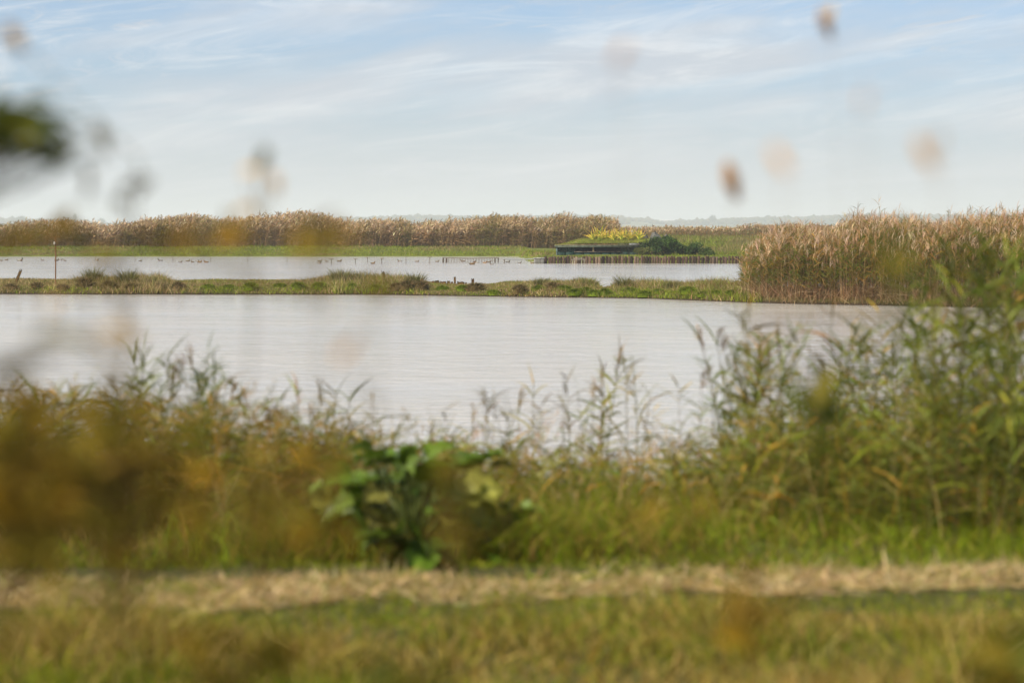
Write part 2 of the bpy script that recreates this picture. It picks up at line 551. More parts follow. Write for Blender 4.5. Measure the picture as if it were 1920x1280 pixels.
def updir(n, spread):
    d = rng.normal(0, spread, (n, 3)); d[:, 2] = 1
    return unit(d)


def grass(A, x, y, z, h, w, cols, spread=0.25, droop=0.35, nseg=2, tip=None):
    n = len(x)
    b = rng.normal(0, droop, (n, 3)); b[:, 2] = -np.abs(b[:, 2]) * 0.5
    A.ribbons(np.stack([x, y, z], 1), updir(n, spread), b, h, w, nseg, 'grass', cols, tip)


# ------------------------------------------------------------------ reed bed builder
def reeds(A, x, y, z, H, leafn=5, leafL=0.4, leafW=0.03, stemW=0.012, plumeL=0.3, plumen=5, plumeW=0.03, stem_cols=BROWN, leaf_cols=None, leaf_w=None, nseg=2, lean=0.07, wind=(0.10, 0.0), plume_p=0.9, leaf_lo=0.3, plume_cols=PLUME, upright=0.0, pside=0.35):
    n = len(x)
    base = np.stack([x, y, z], 1)
    d = updir(n, lean); d[:, 0] += wind[0] * 0.5; d = unit(d)
    bend = np.zeros((n, 3)); bend[:, 0] = wind[0] * 0.5 + rng.normal(0, 0.04, n); bend[:, 1] = rng.normal(0, 0.04, n)
    A.ribbons(base, d, bend, H, stemW, 3, 'stem', pick(n, stem_cols))
    # leaves
    m = n * leafn
    r = np.repeat(np.arange(n), leafn)
    t = rng.uniform(leaf_lo, 0.97, m)
    p = base[r] + H[r, None] * (d[r] * t[:, None] + bend[r] * (t ** 2)[:, None])
    a = rng.uniform(0, 2 * np.pi, m)
    el = rng.uniform(0.5 + upright, 1.15 + upright * 0.7, m)
    dd = np.stack([np.cos(a) * np.cos(el) + wind[0], np.sin(a) * np.cos(el), np.sin(el)], 1)
    bb = np.stack([np.cos(a) * 0.25 + wind[0], np.sin(a) * 0.25, -rng.uniform(0.2, 0.9, m) * (1 - upright)], 1)
    lc = leaf_cols if leaf_cols is not None else OLIVE
    A.ribbons(p, dd, bb, leafL * rng.uniform(0.6, 1.3, m), leafW * rng.uniform(0.7, 1.2, m), nseg, 'leaf', pick(m, lc, leaf_w))
    # plumes: a loose one-sided tuft of thin branchlets
    q = np.where(rng.random(n) < plume_p)[0]
    if plumen and len(q):
        r = np.repeat(q, plumen); m = len(r)
        s = np.repeat(rng.choice([-1, 1], len(q), p=[0.3, 0.7]) * rng.uniform(0.4, 1.0, len(q)), plumen)
        t = 1 - rng.uniform(0, 0.10, m) * (plumeL / 0.3)
        p = base[r] + H[r, None] * (d[r] * t[:, None] + bend[r] * (t ** 2)[:, None])
        dd = np.stack([pside * s + rng.normal(0, 0.4 * pside + 0.08, m), rng.normal(0, 0.4 * pside + 0.08, m), np.ones(m)], 1)
        bb = np.stack([pside * s, np.zeros(m), -rng.uniform(0.0, 0.5, m)], 1)
        pc = np.repeat(pick(len(q), plume_cols), plumen, 0) * rng.uniform(0.8, 1.2, (m, 1))
        A.ribbons(p, dd, bb, plumeL * rng.uniform(0.6, 1.15, m), plumeW * rng.uniform(0.6, 1.2, m), 2, 'oval', pc)


# ---- far reed belt behind the far bank
PROF = np.array([(-500, 414), (-200, 416), (0, 420), (60, 413), (150, 415), (200, 421), (240, 414), (330, 401), (400, 409), (480, 404), (530, 396), (580, 398), (640, 413), (700, 409), (760, 413), (800, 415), (860, 411), (900, 404), (960, 403), (1000, 409), (1040, 401), (1080, 406), (1120, 404), (1148, 410), (1160, 438), (1175, 446)], float)
A = Acc()
n = 15000
d = 238 + 9 * rng.random(n) ** 1.4
px = rng.uniform(-430, 1165, n)
x = PX(px, d)
top = np.interp(px, PROF[:, 0], PROF[:, 1]) + rng.normal(0, 3.6, n) + 15 * (fbm(px / 17.0, d * 0.3, 50) - 0.45) + np.where(rng.random(n) < 0.3, 8, 0) + 3
z = far_h(x, d)
H = np.clip(PZ(top, d) - z - 0.15, 0.5, 4.2) * np.where(d < 240, rng.uniform(0.55, 0.98, n), 1)
patch = fbm(px / 34.0, d * 0.25, 51) + rng.normal(0, 0.05, n)
for lo, hi, lc, pc, pp in ((0, 0.42, [(0.15, 0.15, 0.025), (0.22, 0.16, 0.045), (0.10, 0.10, 0.02)], [(0.36, 0.27, 0.13), (0.26, 0.19, 0.08)], 0.55),
                           (0.42, 0.56, [(0.14, 0.12, 0.025), (0.25, 0.16, 0.055), (0.32, 0.22, 0.10), (0.13, 0.08, 0.02)], PLUME, 0.8),
                           (0.56, 2, [(0.22, 0.13, 0.05), (0.32, 0.20, 0.10), (0.13, 0.08, 0.02)], [(0.50, 0.37, 0.22), (0.40, 0.27, 0.14), (0.58, 0.44, 0.29)], 0.95)):
    q = (patch >= lo) & (patch < hi)
    reeds(A, x[q], d[q], z[q], H[q], leafn=6, leafL=0.55, leafW=0.055, stemW=0.03, plumeL=0.38, plumen=5, plumeW=0.065, leaf_lo=0.1,
          stem_cols=[(0.24, 0.15, 0.06), (0.16, 0.10, 0.035), (0.32, 0.21, 0.11)], leaf_cols=lc, wind=(0.16, 0), plume_p=pp, plume_cols=pc)
put('reed_bed', A.mesh('far_reed_bed', M_far), kind='stuff', label='long belt of brown plumed reeds behind the far grassy bank', cat='reeds')

# ---- farther, lower belt right of the hide
A = Acc()
n = 5200
d = 290 + 22 * rng.random(n)
px = rng.uniform(1140, 2100, n)
x = PX(px, d)
top = 431 + 7 * (fbm(px / 26.0, d * 0.2, 61) - 0.5) * 2 + rng.normal(0, 2.0, n) - 5 * sstep(1330, 1440, px)
z = far_h(x, d)
H = np.clip(PZ(top, d) - z, 0.4, 3.4)
reeds(A, x, d, z, H, leafn=5, leafL=0.6, leafW=0.07, stemW=0.04, plumeL=0.4, plumen=4, plumeW=0.09, leaf_lo=0.05,
      leaf_cols=[(0.13, 0.11, 0.04), (0.22, 0.14, 0.07), (0.28, 0.19, 0.11), (0.10, 0.12, 0.03)], wind=(0.12, 0))
put('reed_bed', A.mesh('distant_reed_bed', M_far), kind='stuff', label='low distant reeds beyond the grassy rise right of the hide', cat='reeds')

# ---- near side reed bed on the right end of the islet
PR = np.array([(1380, 500), (1398, 472), (1420, 446), (1460, 430), (1500, 425), (1545, 436), (1570, 430), (1605, 404), (1680, 409), (1740, 416), (1800, 409), (1860, 402), (2000, 398), (2600, 396)], float)
A = Acc()
n = 7600
px = rng.uniform(1392, 2330, n)
dn = np.interp(px, FRONT[:, 0], FRONT[:, 1]) + 0.5
d = dn + 8.5 * rng.random(n) ** 1.5
x = PX(px, d)
keep = rng.random(n) < np.where(px < 1425, 0.55, 1)
px, d, x, dn = px[keep], d[keep], x[keep], dn[keep]; n = len(px)
top = np.interp(px, PR[:, 0], PR[:, 1]) + rng.normal(0, 10, n) + 30 * (fbm(px / 26.0, d * 0.6, 71) - 0.45) + 8
z = np.maximum(isl_h(x, d), -0.05)
H = np.clip(PZ(top, d) - z - 0.12, 0.6, 3.7)
H = H * np.where((d - dn) < 1.2, rng.uniform(0.55, 1.0, n), 1)
lw = np.clip((px - 1380) / 500, 0, 1)
half = rng.random(n) < 0.5
for sel, lc, lwt in ((half, [(0.075, 0.10, 0.015), (0.12, 0.14, 0.02), (0.24, 0.16, 0.04), (0.34, 0.18, 0.025)], [5, 4, 2, 1]),
                     (~half, [(0.18, 0.12, 0.035), (0.27, 0.17, 0.065), (0.10, 0.12, 0.018), (0.34, 0.18, 0.03)], [3, 2, 5, 1])):
    reeds(A, x[sel], d[sel], z[sel], H[sel], upright=0.20, pside=0.22, leafn=13, leafL=0.38, leafW=0.020, stemW=0.012, plumeL=0.34, plumen=7, plumeW=0.014, leaf_lo=0.30,
          stem_cols=[(0.22, 0.13, 0.06), (0.15, 0.085, 0.035), (0.30, 0.19, 0.095), (0.11, 0.085, 0.022)], leaf_cols=lc, leaf_w=lwt, nseg=2, wind=(0.03, 0), lean=0.05, plume_p=0.75,
          plume_cols=[(0.50, 0.345, 0.215), (0.40, 0.255, 0.14), (0.62, 0.46, 0.32), (0.32, 0.185, 0.075)])
# dead litter leaning at the foot of the bed
n = 5200
px = rng.uniform(1400, 2300, n); d = np.interp(px, FRONT[:, 0], FRONT[:, 1]) + 0.25 + 1.8 * rng.random(n)
x = PX(px, d); z = np.maximum(isl_h(x, d), -0.02)
dd = rng.normal(0, 0.45, (n, 3)); dd[:, 2] = 1
bb = np.stack([rng.normal(0, 0.4, n), -rng.uniform(0, 0.3, n), -rng.uniform(0.1, 0.6, n)], 1)
A.ribbons(np.stack([x, d, z], 1), dd, bb, rng.uniform(0.4, 1.5, n), 0.013, 3, 'stem', pick(n, [(0.22, 0.13, 0.065), (0.30, 0.19, 0.10), (0.12, 0.07, 0.03), (0.38, 0.27, 0.16)]))
put('reed_bed', A.mesh('shore_reed_bed', M_far), kind='stuff', label='tall dense reed bed with pinkish plumes at the right end of the islet', cat='reeds')

# ------------------------------------------------------------------ islet cover
A = Acc()
ITOP = np.array([(-400, 515), (0, 519), (60, 520), (110, 522), (150, 513), (220, 514), (260, 508), (300, 508), (330, 520), (400, 522), (460, 525), (520, 524), (600, 514), (640, 507), (690, 508), (740, 512), (780, 515), (800, 532), (815, 546), (892, 546), (905, 536), (940, 527), (1000, 521), (1060, 520), (1100, 517), (1120, 524), (1128, 536), (1138, 536), (1150, 526), (1200, 520), (1280, 524), (1340, 520), (1400, 521), (1500, 520)], float)
n = 150000
px = rng.uniform(-380, 1430, n)
fr = np.interp(px, FRONT[:, 0], FRONT[:, 1]); bk = np.interp(px, BACK[:, 0], BACK[:, 1])
d = fr + 0.1 + (bk - fr - 0.6) * rng.random(n) ** 1.4
x = PX(px, d); z = isl_h(x, d)
ok = z > 0.02
px, d, x, z, fr, bk = px[ok], d[ok], x[ok], z[ok], fr[ok], bk[ok]; n = len(px)
top = np.interp(px, ITOP[:, 0], ITOP[:, 1]) + 6
hmax = np.clip(PZ(top, d) - z, 0.05, 0.8)
v = (d - fr) / (bk - fr)
cl = fbm(x * 0.9, d * 0.9, 81)
h = np.clip(hmax * (0.30 + 0.70 * sstep(0.10, 0.5, v)) * (0.25 + 1.5 * cl) * rng.uniform(0.35, 1.5, n) ** 1.2, 0.05, 0.75)
greeny = np.clip(1.9 * fbm(x * 0.45, d * 0.6, 83) - 0.78 + 0.42 * (1 - sstep(0.0, 0.35, v)) - 0.35 * (px < 330), 0, 1)
isg = rng.random(n) < greeny
cols = np.where(isg[:, None], pick(n, [(0.16, 0.21, 0.015), (0.22, 0.26, 0.025), (0.11, 0.14, 0.015)]),
                pick(n, [(0.30, 0.21, 0.09), (0.42, 0.31, 0.17), (0.18, 0.115, 0.04), (0.18, 0.17, 0.04), (0.12, 0.12, 0.03)]))
grass(A, x, d, z, h, rng.uniform(0.014, 0.028, n), cols, spread=0.32, droop=0.35, nseg=2)
q = rng.choice(n, 5000, replace=False)
grass(A, x[q], d[q], z[q], np.clip(PZ(np.interp(px[q], ITOP[:, 0], ITOP[:, 1]) - 3, d[q]) - z[q], 0.05, 0.8) * rng.uniform(0.5, 1.1, 5000), 0.012, pick(5000, [(0.36, 0.27, 0.13), (0.22, 0.16, 0.06), (0.16, 0.16, 0.05)]), spread=0.22, droop=0.2, nseg=2)
put('grass', A.mesh('islet_grass', M_far), kind='stuff', label='rough tawny and green grass covering the islet', cat='grass')


# tussocks and low mounds one can tell apart along the islet's front edge
def tussock_mesh(r, h, cols, nb=420, seedy=0.0, blade=0.02, upright=False):
    T = Acc()
    # a dome of matted turf
    a = np.linspace(0, 2 * np.pi, 15); e = np.linspace(0, np.pi / 2, 6)
    Aa, Ee = np.meshgrid(a, e, indexing='ij')
    bump = 1 + 0.22 * (vnoise(np.cos(Aa) * 2.1 + 5, np.sin(Aa) * 2.1 + Ee * 2, r * 10) - 0.5)
    R = r * 0.82 * np.cos(Ee) ** 0.8 * bump; Zz = h * (0.35 if upright else 0.78) * np.sin(Ee) * bump
    T.grid(R * np.cos(Aa), R * np.sin(Aa), Zz - 0.03, np.asarray(cols[0]) * 0.8)
    u = rng.random(nb) ** 0.6; th = rng.uniform(0, 2 * np.pi, nb)
    bx, by = u * r * 0.8 * np.cos(th), u * r * 0.8 * np.sin(th)
    bz = h * (0.30 if upright else 0.72) * np.sqrt(np.clip(1 - u ** 2, 0, 1))
    dd = np.stack([np.cos(th) * u * (0.35 if upright else 0.9), np.sin(th) * u * (0.35 if upright else 0.9), np.full(nb, 1.0)], 1) + rng.normal(0, 0.18, (nb, 3))
    bb = np.stack([np.cos(th) * 0.4, np.sin(th) * 0.4, -rng.uniform(0.2, 0.7, nb)], 1) * (0.5 if upright else 1)
    L = h * (rng.uniform(0.2, 1.0, nb) ** 1.3 if upright else rng.uniform(0.25, 0.55, nb))
    T.ribbons(np.stack([bx, by, bz], 1), dd, bb, L, blade * rng.uniform(0.6, 1.2, nb), 2, 'grass', pick(nb, cols))
    return T.mesh('tussock', M_far)


TG = [(0.13, 0.18, 0.012), (0.19, 0.235, 0.02), (0.10, 0.13, 0.012)]
TB = [(0.12, 0.085, 0.03), (0.20, 0.14, 0.06), (0.09, 0.09, 0.025), (0.28, 0.2, 0.1)]
TO = [(0.11, 0.115, 0.03), (0.15, 0.14, 0.04), (0.09, 0.10, 0.03), (0.2, 0.17, 0.07)]
tus = {'green': [tussock_mesh(0.30, 0.24, TG) for _ in range(3)], 'brown': [tussock_mesh(0.34, 0.34, TB) for _ in range(3)],
       'tall': [tussock_mesh(0.42, 0.62, TO, 520, upright=True) for _ in range(3)]}
TL = {'green': ('bright green rounded grass hummock at the water edge of the islet', 'green hummocks along the islet front'),
      'brown': ('tawny drooping grass tussock on the front edge of the islet', 'tawny tussocks along the islet front'),
      'tall': ('taller olive grass tuft on the back of the islet', 'olive grass tufts on the islet')}
spots = [('brown', px, 547) for px in (22, 70, 118, 160, 205, 250, 302, 335, 765, 1038)] + [('brown', 745, 545), ('brown', 790, 548), ('brown', 892, 551), ('brown', 975, 551)]
spots += [('green', px, py) for px, py in ((392, 546), (430, 545), (470, 547), (525, 542), (560, 546), (600, 547), (660, 548), (705, 547), (830, 547), (868, 549), (925, 552), (1010, 551), (1058, 546), (1080, 552), (1098, 553), (1115, 553), (1135, 554), (1180, 549), (1210, 556), (1235, 557), (1290, 557), (1318, 559), (1345, 559), (1372, 562))]
spots += [('tall', px, 533) for px in (175, 240, 282, 640, 676, 778, 1012, 1105, 1172, 1262, 1338)]
for i, (k, px, py) in enumerate(spots):
    fr = np.interp(px, FRONT[:, 0], FRONT[:, 1])
    d = fr + (0.85 + 0.25 * math.sin(i * 2.3) + max(0, (552 - py) * 0.05) if k != 'tall' else 6.0 + 2.0 * math.sin(i * 1.7))
    if k == 'tall' and 1090 < px < 1180: d = fr + 4.2
    x = PX(px, d); z = float(isl_h(x, d))
    s = (0.72 if k == 'tall' else 0.78) + 0.35 * random.random()
    put('grass_tussock', tus[k][i % 3], None, (x, d, max(z, 0.0) - 0.02), (0, 0, i * 1.3), (s * 1.15, s, s * (0.85 + 0.4 * random.random())), TL[k][0], 'tussock', TL[k][1])

# old piles and planks standing on the islet
def plank_mesh(w, h, t, tilt=0.0, col=(0.13, 0.075, 0.03)):
    T = Acc()
    nx, nz = 4, 5
    xs = np.linspace(-w / 2, w / 2, nx)
    topz = h * (1 + 0.10 * np.sin(xs * 9 / max(w, 0.05)) + rng.uniform(-0.06, 0.06, nx))
    for s in (-1, 1):
        X = np.repeat(xs[:, None], nz, 1); Zn = np.linspace(-0.25, 1, nz)
        Z = np.where(Zn[None] < 0, Zn[None] * 1.0, topz[:, None] * Zn[None])
        Y = s * t / 2 + rng.uniform(-0.006, 0.006, X.shape)
        T.grid(X + tilt * np.maximum(Z, 0), Y, Z, col)
    V0 = np.concatenate(T.v)
    half = nx * nz
    f = []
    idx = lambda i, j: i * nz + j
    for i in range(nx - 1):
        f.append([idx(i, nz - 1), idx(i + 1, nz - 1), half + idx(i + 1, nz - 1), half + idx(i, nz - 1)])
    for j in range(nz - 1):
        f.append([idx(0, j), idx(0, j + 1), half + idx(0, j + 1), half + idx(0, j)])
        f.append([idx(nx - 1, j), idx(nx - 1, j + 1), half + idx(nx - 1, j + 1), half + idx(nx - 1, j)])
    T.f.append(np.array(f)); 
    return T.mesh('pile', M_wood)


DP = 102.5
piles = [(807.5, 3.6, 530.5, 0.25, 'slanting broken plank at the left end of the old pile row'),
         (812, 4.6, 527.2, 0.1, 'stub of a plank second from the left in the old pile row'),
         (820, 7.4, 526.6, -0.06, 'notched stub third from the left in the old pile row'),
         (831, 11.2, 528.2, 0.0, 'broad weathered board in the left half of the old pile row'),
         (841, 5.8, 527.6, 0.03, 'square stub right of the broad board in the old pile row'),
         (847.3, 4.6, 529, 0.0, 'short stub just left of the slim tall pile'),
         (853, 3.9, 521.2, -0.02, 'slim tall pile rising from the old pile row'),
         (864, 13.5, 528.8, 0.0, 'wide low board right of the slim tall pile'),
         (873.6, 3.6, 530, 0.0, 'short stub at the right end of the old pile row'),
         (886.5, 5.2, 524.2, 0.0, 'stout lone post standing apart right of the old pile row')]
for px, w, pt, tl, lab in piles:
    x = PX(px, DP); z = float(isl_h(x, DP)); s = DP / FPX
    put('wooden_pile', plank_mesh(w * s, (PZ(pt, DP) - z) * 1.18, 0.07 if w < 9 else 0.05, tl), None, (x, DP, z), label=lab, cat='wooden pile', group='old piles on the islet')
for px, pt, dd, tl, lab in ((28, 506, 99, 0.42, 'leaning broken post at the far left of the islet'), (725, 509, 101, -0.28, 'leaning grey post among the tufts left of the pile row')):
    x = PX(px, dd); z = float(isl_h(x, dd)); s = dd / FPX
    put('wooden_pile', plank_mesh(5.0 * s, PZ(pt, dd) - z, 0.09, tl), None, (x, dd, z), label=lab, cat='wooden pile', group='leaning posts on the islet')

# slim rusty mast with cross bars on the left of the islet
d = 98.0; x = PX(104, d); z = float(isl_h(x, d)); s = d / FPX
r = thing('mast', 'slim rusty mast with short cross bars standing on the left of the islet', 'mast', (x, d, z))
RUST = (0.16, 0.075, 0.03)
T = Acc(); T.tube([(0, 0, -0.2), (0.01, 0, 1.0), (0, 0, PZ(444, d) - z)], 0.026, RUST); put('pole', T.mesh('pole', M_metal), r)
for py, hw in ((444.5, 11), (465.5, 11)):
    zz = PZ(py, d) - z
    T = Acc(); T.tube([(-hw * s, -0.03, zz), (0, -0.03, zz + 0.004), (hw * s, -0.03, zz - 0.006)], 0.014, RUST); put('cross_bar', T.mesh('cross_bar', M_metal), r)
zz = PZ(456, d) - z
T = Acc(); T.tube([(-0.03, -0.045, zz - 0.06), (-0.03, -0.045, zz), (-0.03, -0.045, zz + 0.06)], [0.03, 0.045, 0.025], (0.45, 0.42, 0.36)); put('insulator', T.mesh('insulator', M_paint), r)
for py, sx in ((460, 1), (481, 1)):
    zz = PZ(py, d) - z
    T = Acc(); T.tube([(0, 0, zz), (sx * 0.07, 0, zz + 0.01), (sx * 0.08, 0, zz + 0.08)], 0.012, RUST); put('bracket', T.mesh('bracket', M_metal), r)

# ------------------------------------------------------------------ far bank turf
A = Acc()
n = 60000
x = rng.uniform(-60, 26, n); s = 26 * rng.random(n) ** 1.25
d = far_edge(x) + 0.35 + s
z = far_h(x, d)
ok = (z > 0.03) & ~((x > XP0) & (d < 185) & (d > 177.2) & (x > 3.0) & (x < 9.4))
x, d, z, s = x[ok], d[ok], z[ok], s[ok]; n = len(x)
gz = fbm(x * 0.18, d * 0.25, 91)
dry = rng.random(n) < np.clip(0.10 + 0.75 * sstep(0.52, 0.75, gz), 0, 1)
cols = np.where(dry[:, None], pick(n, [(0.26, 0.19, 0.08), (0.18, 0.14, 0.05)]), pick(n, [(0.16, 0.20, 0.015), (0.21, 0.25, 0.022), (0.12, 0.15, 0.014)]))
h = rng.uniform(0.10, 0.30, n) * (0.6 + 0.9 * fbm(x * 0.7, d * 0.7, 92))
h = np.where((x > XP0) & (d < 180), h * 0.55, h)
grass(A, x, d, z, h, rng.uniform(0.03, 0.055, n), cols, spread=0.4, droop=0.3, nseg=1)
put('grass', A.mesh('far_bank_grass', M_far), kind='stuff', label='bright green turf along the far bank', cat='grass')

# rough grass of the rise right of the hide
A = Acc()
n = 26000
x = rng.uniform(9, 34, n); d = 181 + 60 * rng.random(n) ** 1.2; z = far_h(x, d)
gz = fbm(x * 0.25, d * 0.15, 95)
dry = rng.random(n) < np.clip(0.22 + 1.0 * sstep(0.42, 0.62, gz), 0, 1)
cols = np.where(dry[:, None], pick(n, [(0.24, 0.19, 0.08), (0.17, 0.15, 0.05)]), pick(n, [(0.15, 0.19, 0.025), (0.19, 0.22, 0.035), (0.11, 0.14, 0.02)]))
grass(A, x, d, z, rng.uniform(0.2, 0.6, n) * (0.4 + fbm(x * 0.6, d * 0.3, 96)), rng.uniform(0.04, 0.06, n), cols, spread=0.4, droop=0.3, nseg=1)
put('grass', A.mesh('rise_grass', M_far), kind='stuff', label='rough grass on the rise behind the shrubs right of the hide', cat='grass')

# ------------------------------------------------------------------ palisade of stakes holding the bank
DPAL = 175.3
r = thing('palisade', 'long row of dark weathered stakes holding the bank below the hide', 'palisade', (PX(1200, DPAL), DPAL, 0))
stake_m = []
for k in range(7):
    T = Acc(); w = 0.10
    zs = [-0.35, 0.1, 0.3, 0.50, 0.53]
    T.tube([(rng.normal(0, .006), rng.normal(0, .006), q) for q in zs], [w, w * rng.uniform(.9, 1.05), w * rng.uniform(.9, 1.05), w * 0.95, w * 0.6],
           [(0.055, 0.034, 0.024), (0.08, 0.05, 0.036), (0.035, 0.023, 0.017), (0.12, 0.08, 0.058), (0.06, 0.036, 0.022), (0.09, 0.058, 0.04), (0.028, 0.019, 0.015)][k], k=7)
    stake_m.append(T.mesh('stake', M_wood))
px = 1023.0
x0 = PX(1200, DPAL); i = 0
while px < 1402:
    x = PX(px, DPAL) - x0
    w = random.uniform(0.75, 1.35)
    hsc = random.uniform(0.88, 1.08) * (0.97 + 0.03 * math.sin(px * 0.05))
    put('stake', stake_m[random.randrange(7)], r, (x, 0.05 * math.sin(px * 0.3) + random.uniform(-0.03, 0.03), 0), (0, random.uniform(-0.04, 0.04), random.uniform(0, 6)), (w, w, hsc))
    px += (w * 0.20 + random.uniform(-0.01, 0.025)) / (DPAL / FPX); i += 1
T = Acc(); T.tube([(PX(1023, DPAL) - x0, 0.17, 0.30), (0, 0.19, 0.31), (PX(1398, DPAL) - x0, 0.17, 0.30)], 0.05, (0.07, 0.05, 0.04)); put('rail', T.mesh('rail', M_wood), r)
# small silvered end panel left of the stakes
r = thing('plank_screen', 'pale silvered plank screen at the left end of the stakes', 'screen', (PX(1011, 175), 174.9, 0))
for k in range(7):
    w = 0.095
    T = Acc(); c = 0.10 + 0.08 * random.random(); T.box((-w / 2, -0.02, -0.3), (w / 2, 0.02, 0.42 + 0.03 * random.random()), (c, c * 0.97, c * 0.92), 0.006)
    put('plank', T.mesh('plank', M_wood), r, (-0.33 + k * 0.107, 0, 0))
T = Acc(); T.box((-0.42, -0.055, 0.36), (0.40, -0.022, 0.42), (0.24, 0.235, 0.22)); put('rail', T.mesh('rail', M_wood), r)

# ------------------------------------------------------------------ hunting hide
DH = 180.0; sH = DH / FPX
xL, xR = PX(1044, DH), PX(1197, DH); xc = (xL + xR) / 2; W = xR - xL; zg = 0.5
r = thing('hunting_hide', 'low dark green hide with a long viewing slot under a turf roof', 'hide', (xc, DH, zg))
TEAL = (0.012, 0.034, 0.028); TEAL2 = (0.018, 0.048, 0.038)
zE = PZ(462.5, DH) - zg       # underside of the roof board
def part(nm, T, m=M_paint): return put(nm, T.mesh(nm, m), r)
# front boarding: lower wall, left panel beside the slot, right panel
slot_lo, slot_hi = zE - 0.36, zE - 0.09
T = Acc()
for k in range(9):
    w = W / 9
    T = Acc(); T.box((-W / 2 + k * w + 0.006, -0.02, -0.15), (-W / 2 + (k + 1) * w - 0.006, 0.03, slot_lo - 0.01 * random.random()), np.array(TEAL) * random.uniform(0.8, 1.3)); part('lower_board', T)
for a, b in ((-W / 2, -W / 2 + 1.35), (W / 2 - 1.3, W / 2)):
    k = 3
    for q in range(k):
        T = Acc(); w = (b - a) / k; T.box((a + q * w + 0.006, -0.025, slot_lo + 0.004), (a + (q + 1) * w - 0.006, 0.02, zE), np.array(TEAL2) * random.uniform(0.7, 1.1)); part('panel', T)
T = Acc(); T.box((-W / 2 + 1.35, 0.0, slot_hi), (W / 2 - 1.3, 0.05, zE), TEAL); part('header', T)
T = Acc(); T.box((-W / 2 + 1.3, -0.10, slot_lo - 0.035), (W / 2 - 1.25, 0.03, slot_lo), (0.14, 0.12, 0.10)); part('sill', T)
T = Acc(); T.box((-W / 2, 0.06, -0.2), (-W / 2 + 0.05, 3.6, zE), TEAL); part('side_wall', T)
T = Acc(); T.box((W / 2 - 0.05, 0.06, -0.2), (W / 2, 3.6, zE), TEAL); part('side_wall', T)
T = Acc(); T.box((-W / 2, 3.6, -0.2), (W / 2, 3.66, zE), (0.02, 0.02, 0.02)); part('back_wall', T)
T = Acc(); T.box((-W / 2 - 0.03, -0.06, -0.2), (-W / 2 + 0.05, -0.028, zE), (0.12, 0.17, 0.16)); part('corner_trim', T)
xp = PX(1112.5, DH) - xc
T = Acc(); T.box((xp - 0.055, -0.09, slot_lo - 0.01), (xp + 0.055, -0.045, zE), (0.50, 0.36, 0.20)); part('slot_post', T)
for q in (-0.9, 0.9, 1.9):
    T = Acc(); T.box((xp + q - 0.03, 0.0, slot_lo), (xp + q + 0.03, 0.04, slot_hi), np.array(TEAL)); part('mullion', T)
# roof slab and its weathered edge boards
T = Acc(); T.box((-W / 2 - 0.13, -0.26, zE + 0.002), (W / 2 + 0.25, 3.9, zE + 0.055), (0.09, 0.09, 0.085)); part('roof_slab', T)
T = Acc(); T.box((-W / 2 - 0.14, -0.30, zE - 0.045), (W / 2 + 0.1, -0.262, zE + 0.105), (0.10, 0.12, 0.09)); part('fascia', T)
T = Acc(); T.box((-W / 2 - 0.17, -0.33, zE + 0.107), (W / 2 + 0.1, -0.2, zE + 0.14), (0.20, 0.17, 0.10)); part('drip_edge', T)


def roof_z(x, y):
    """turf mound on the roof, in the hide's own coordinates"""
    u = (x + W / 2 + 0.13) / 2.3
    rise = 0.50 * sstep(0, 1, u)
    return zE + 0.10 + rise * (0.35 + 0.65 * sstep(-0.3, 1.5, y)) * (1 - 0.75 * sstep(2.8, 4.0, y)) + 0.05 * (fbm(x * 1.5, y * 1.5, 44) - 0.5)


X, Y = np.meshgrid(np.linspace(-W / 2 - 0.12, W / 2 + 0.9, 60), np.linspace(-0.24, 3.95, 34), indexing='ij')
T = Acc(); T.grid(X, Y, roof_z(X, Y), (0.15, 0.17, 0.022))
me = T.mesh('turf_roof', M_far, smooth=True); me.flip_normals()
turf = put('turf_roof', me, r)
n = 5200
x = rng.uniform(-W / 2 - 0.1, W / 2 + 0.8, n); y = -0.24 + 4.1 * rng.random(n)
T = Acc(); mossy = rng.random(n) < 0.7
grass(T, x, y, roof_z(x, y), rng.uniform(0.04, 0.10, n), 0.035, np.where(mossy[:, None], pick(n, [(0.18, 0.22, 0.02), (0.24, 0.26, 0.03), (0.13, 0.16, 0.02)]), pick(n, [(0.24, 0.17, 0.09), (0.17, 0.13, 0.06)])), spread=0.5, nseg=1)
o = put('roof_moss', T.mesh('roof_moss', M_far), turf, kind='stuff')

# yellowing iris plants on the roof
def iris_mesh(nl, seed):
    T = Acc()
    th = rng.uniform(0, 2 * np.pi, nl); el = rng.uniform(0.7, 1.5, nl)
    dd = np.stack([np.cos(th) * np.cos(el), np.sin(th) * np.cos(el), np.sin(el)], 1)
    bb = np.stack([np.cos(th) * 0.3, np.sin(th) * 0.3, -rng.uniform(0.05, 0.75, nl)], 1)
    base = np.stack([rng.normal(0, .05, nl), rng.normal(0, .05, nl), np.zeros(nl) - 0.02], 1)
    c0 = pick(nl, [(0.16, 0.27, 0.03), (0.28, 0.36, 0.04), (0.55, 0.50, 0.06)])
    c1 = pick(nl, [(0.78, 0.50, 0.06), (0.80, 0.58, 0.10), (0.45, 0.48, 0.06), (0.74, 0.36, 0.10)])
    T.ribbons(base, dd, bb, rng.uniform(0.38, 0.72, nl), rng.uniform(0.045, 0.07, nl), 4, 'leaf', c0, c1)
    return T.mesh('iris_plant', M_veg)


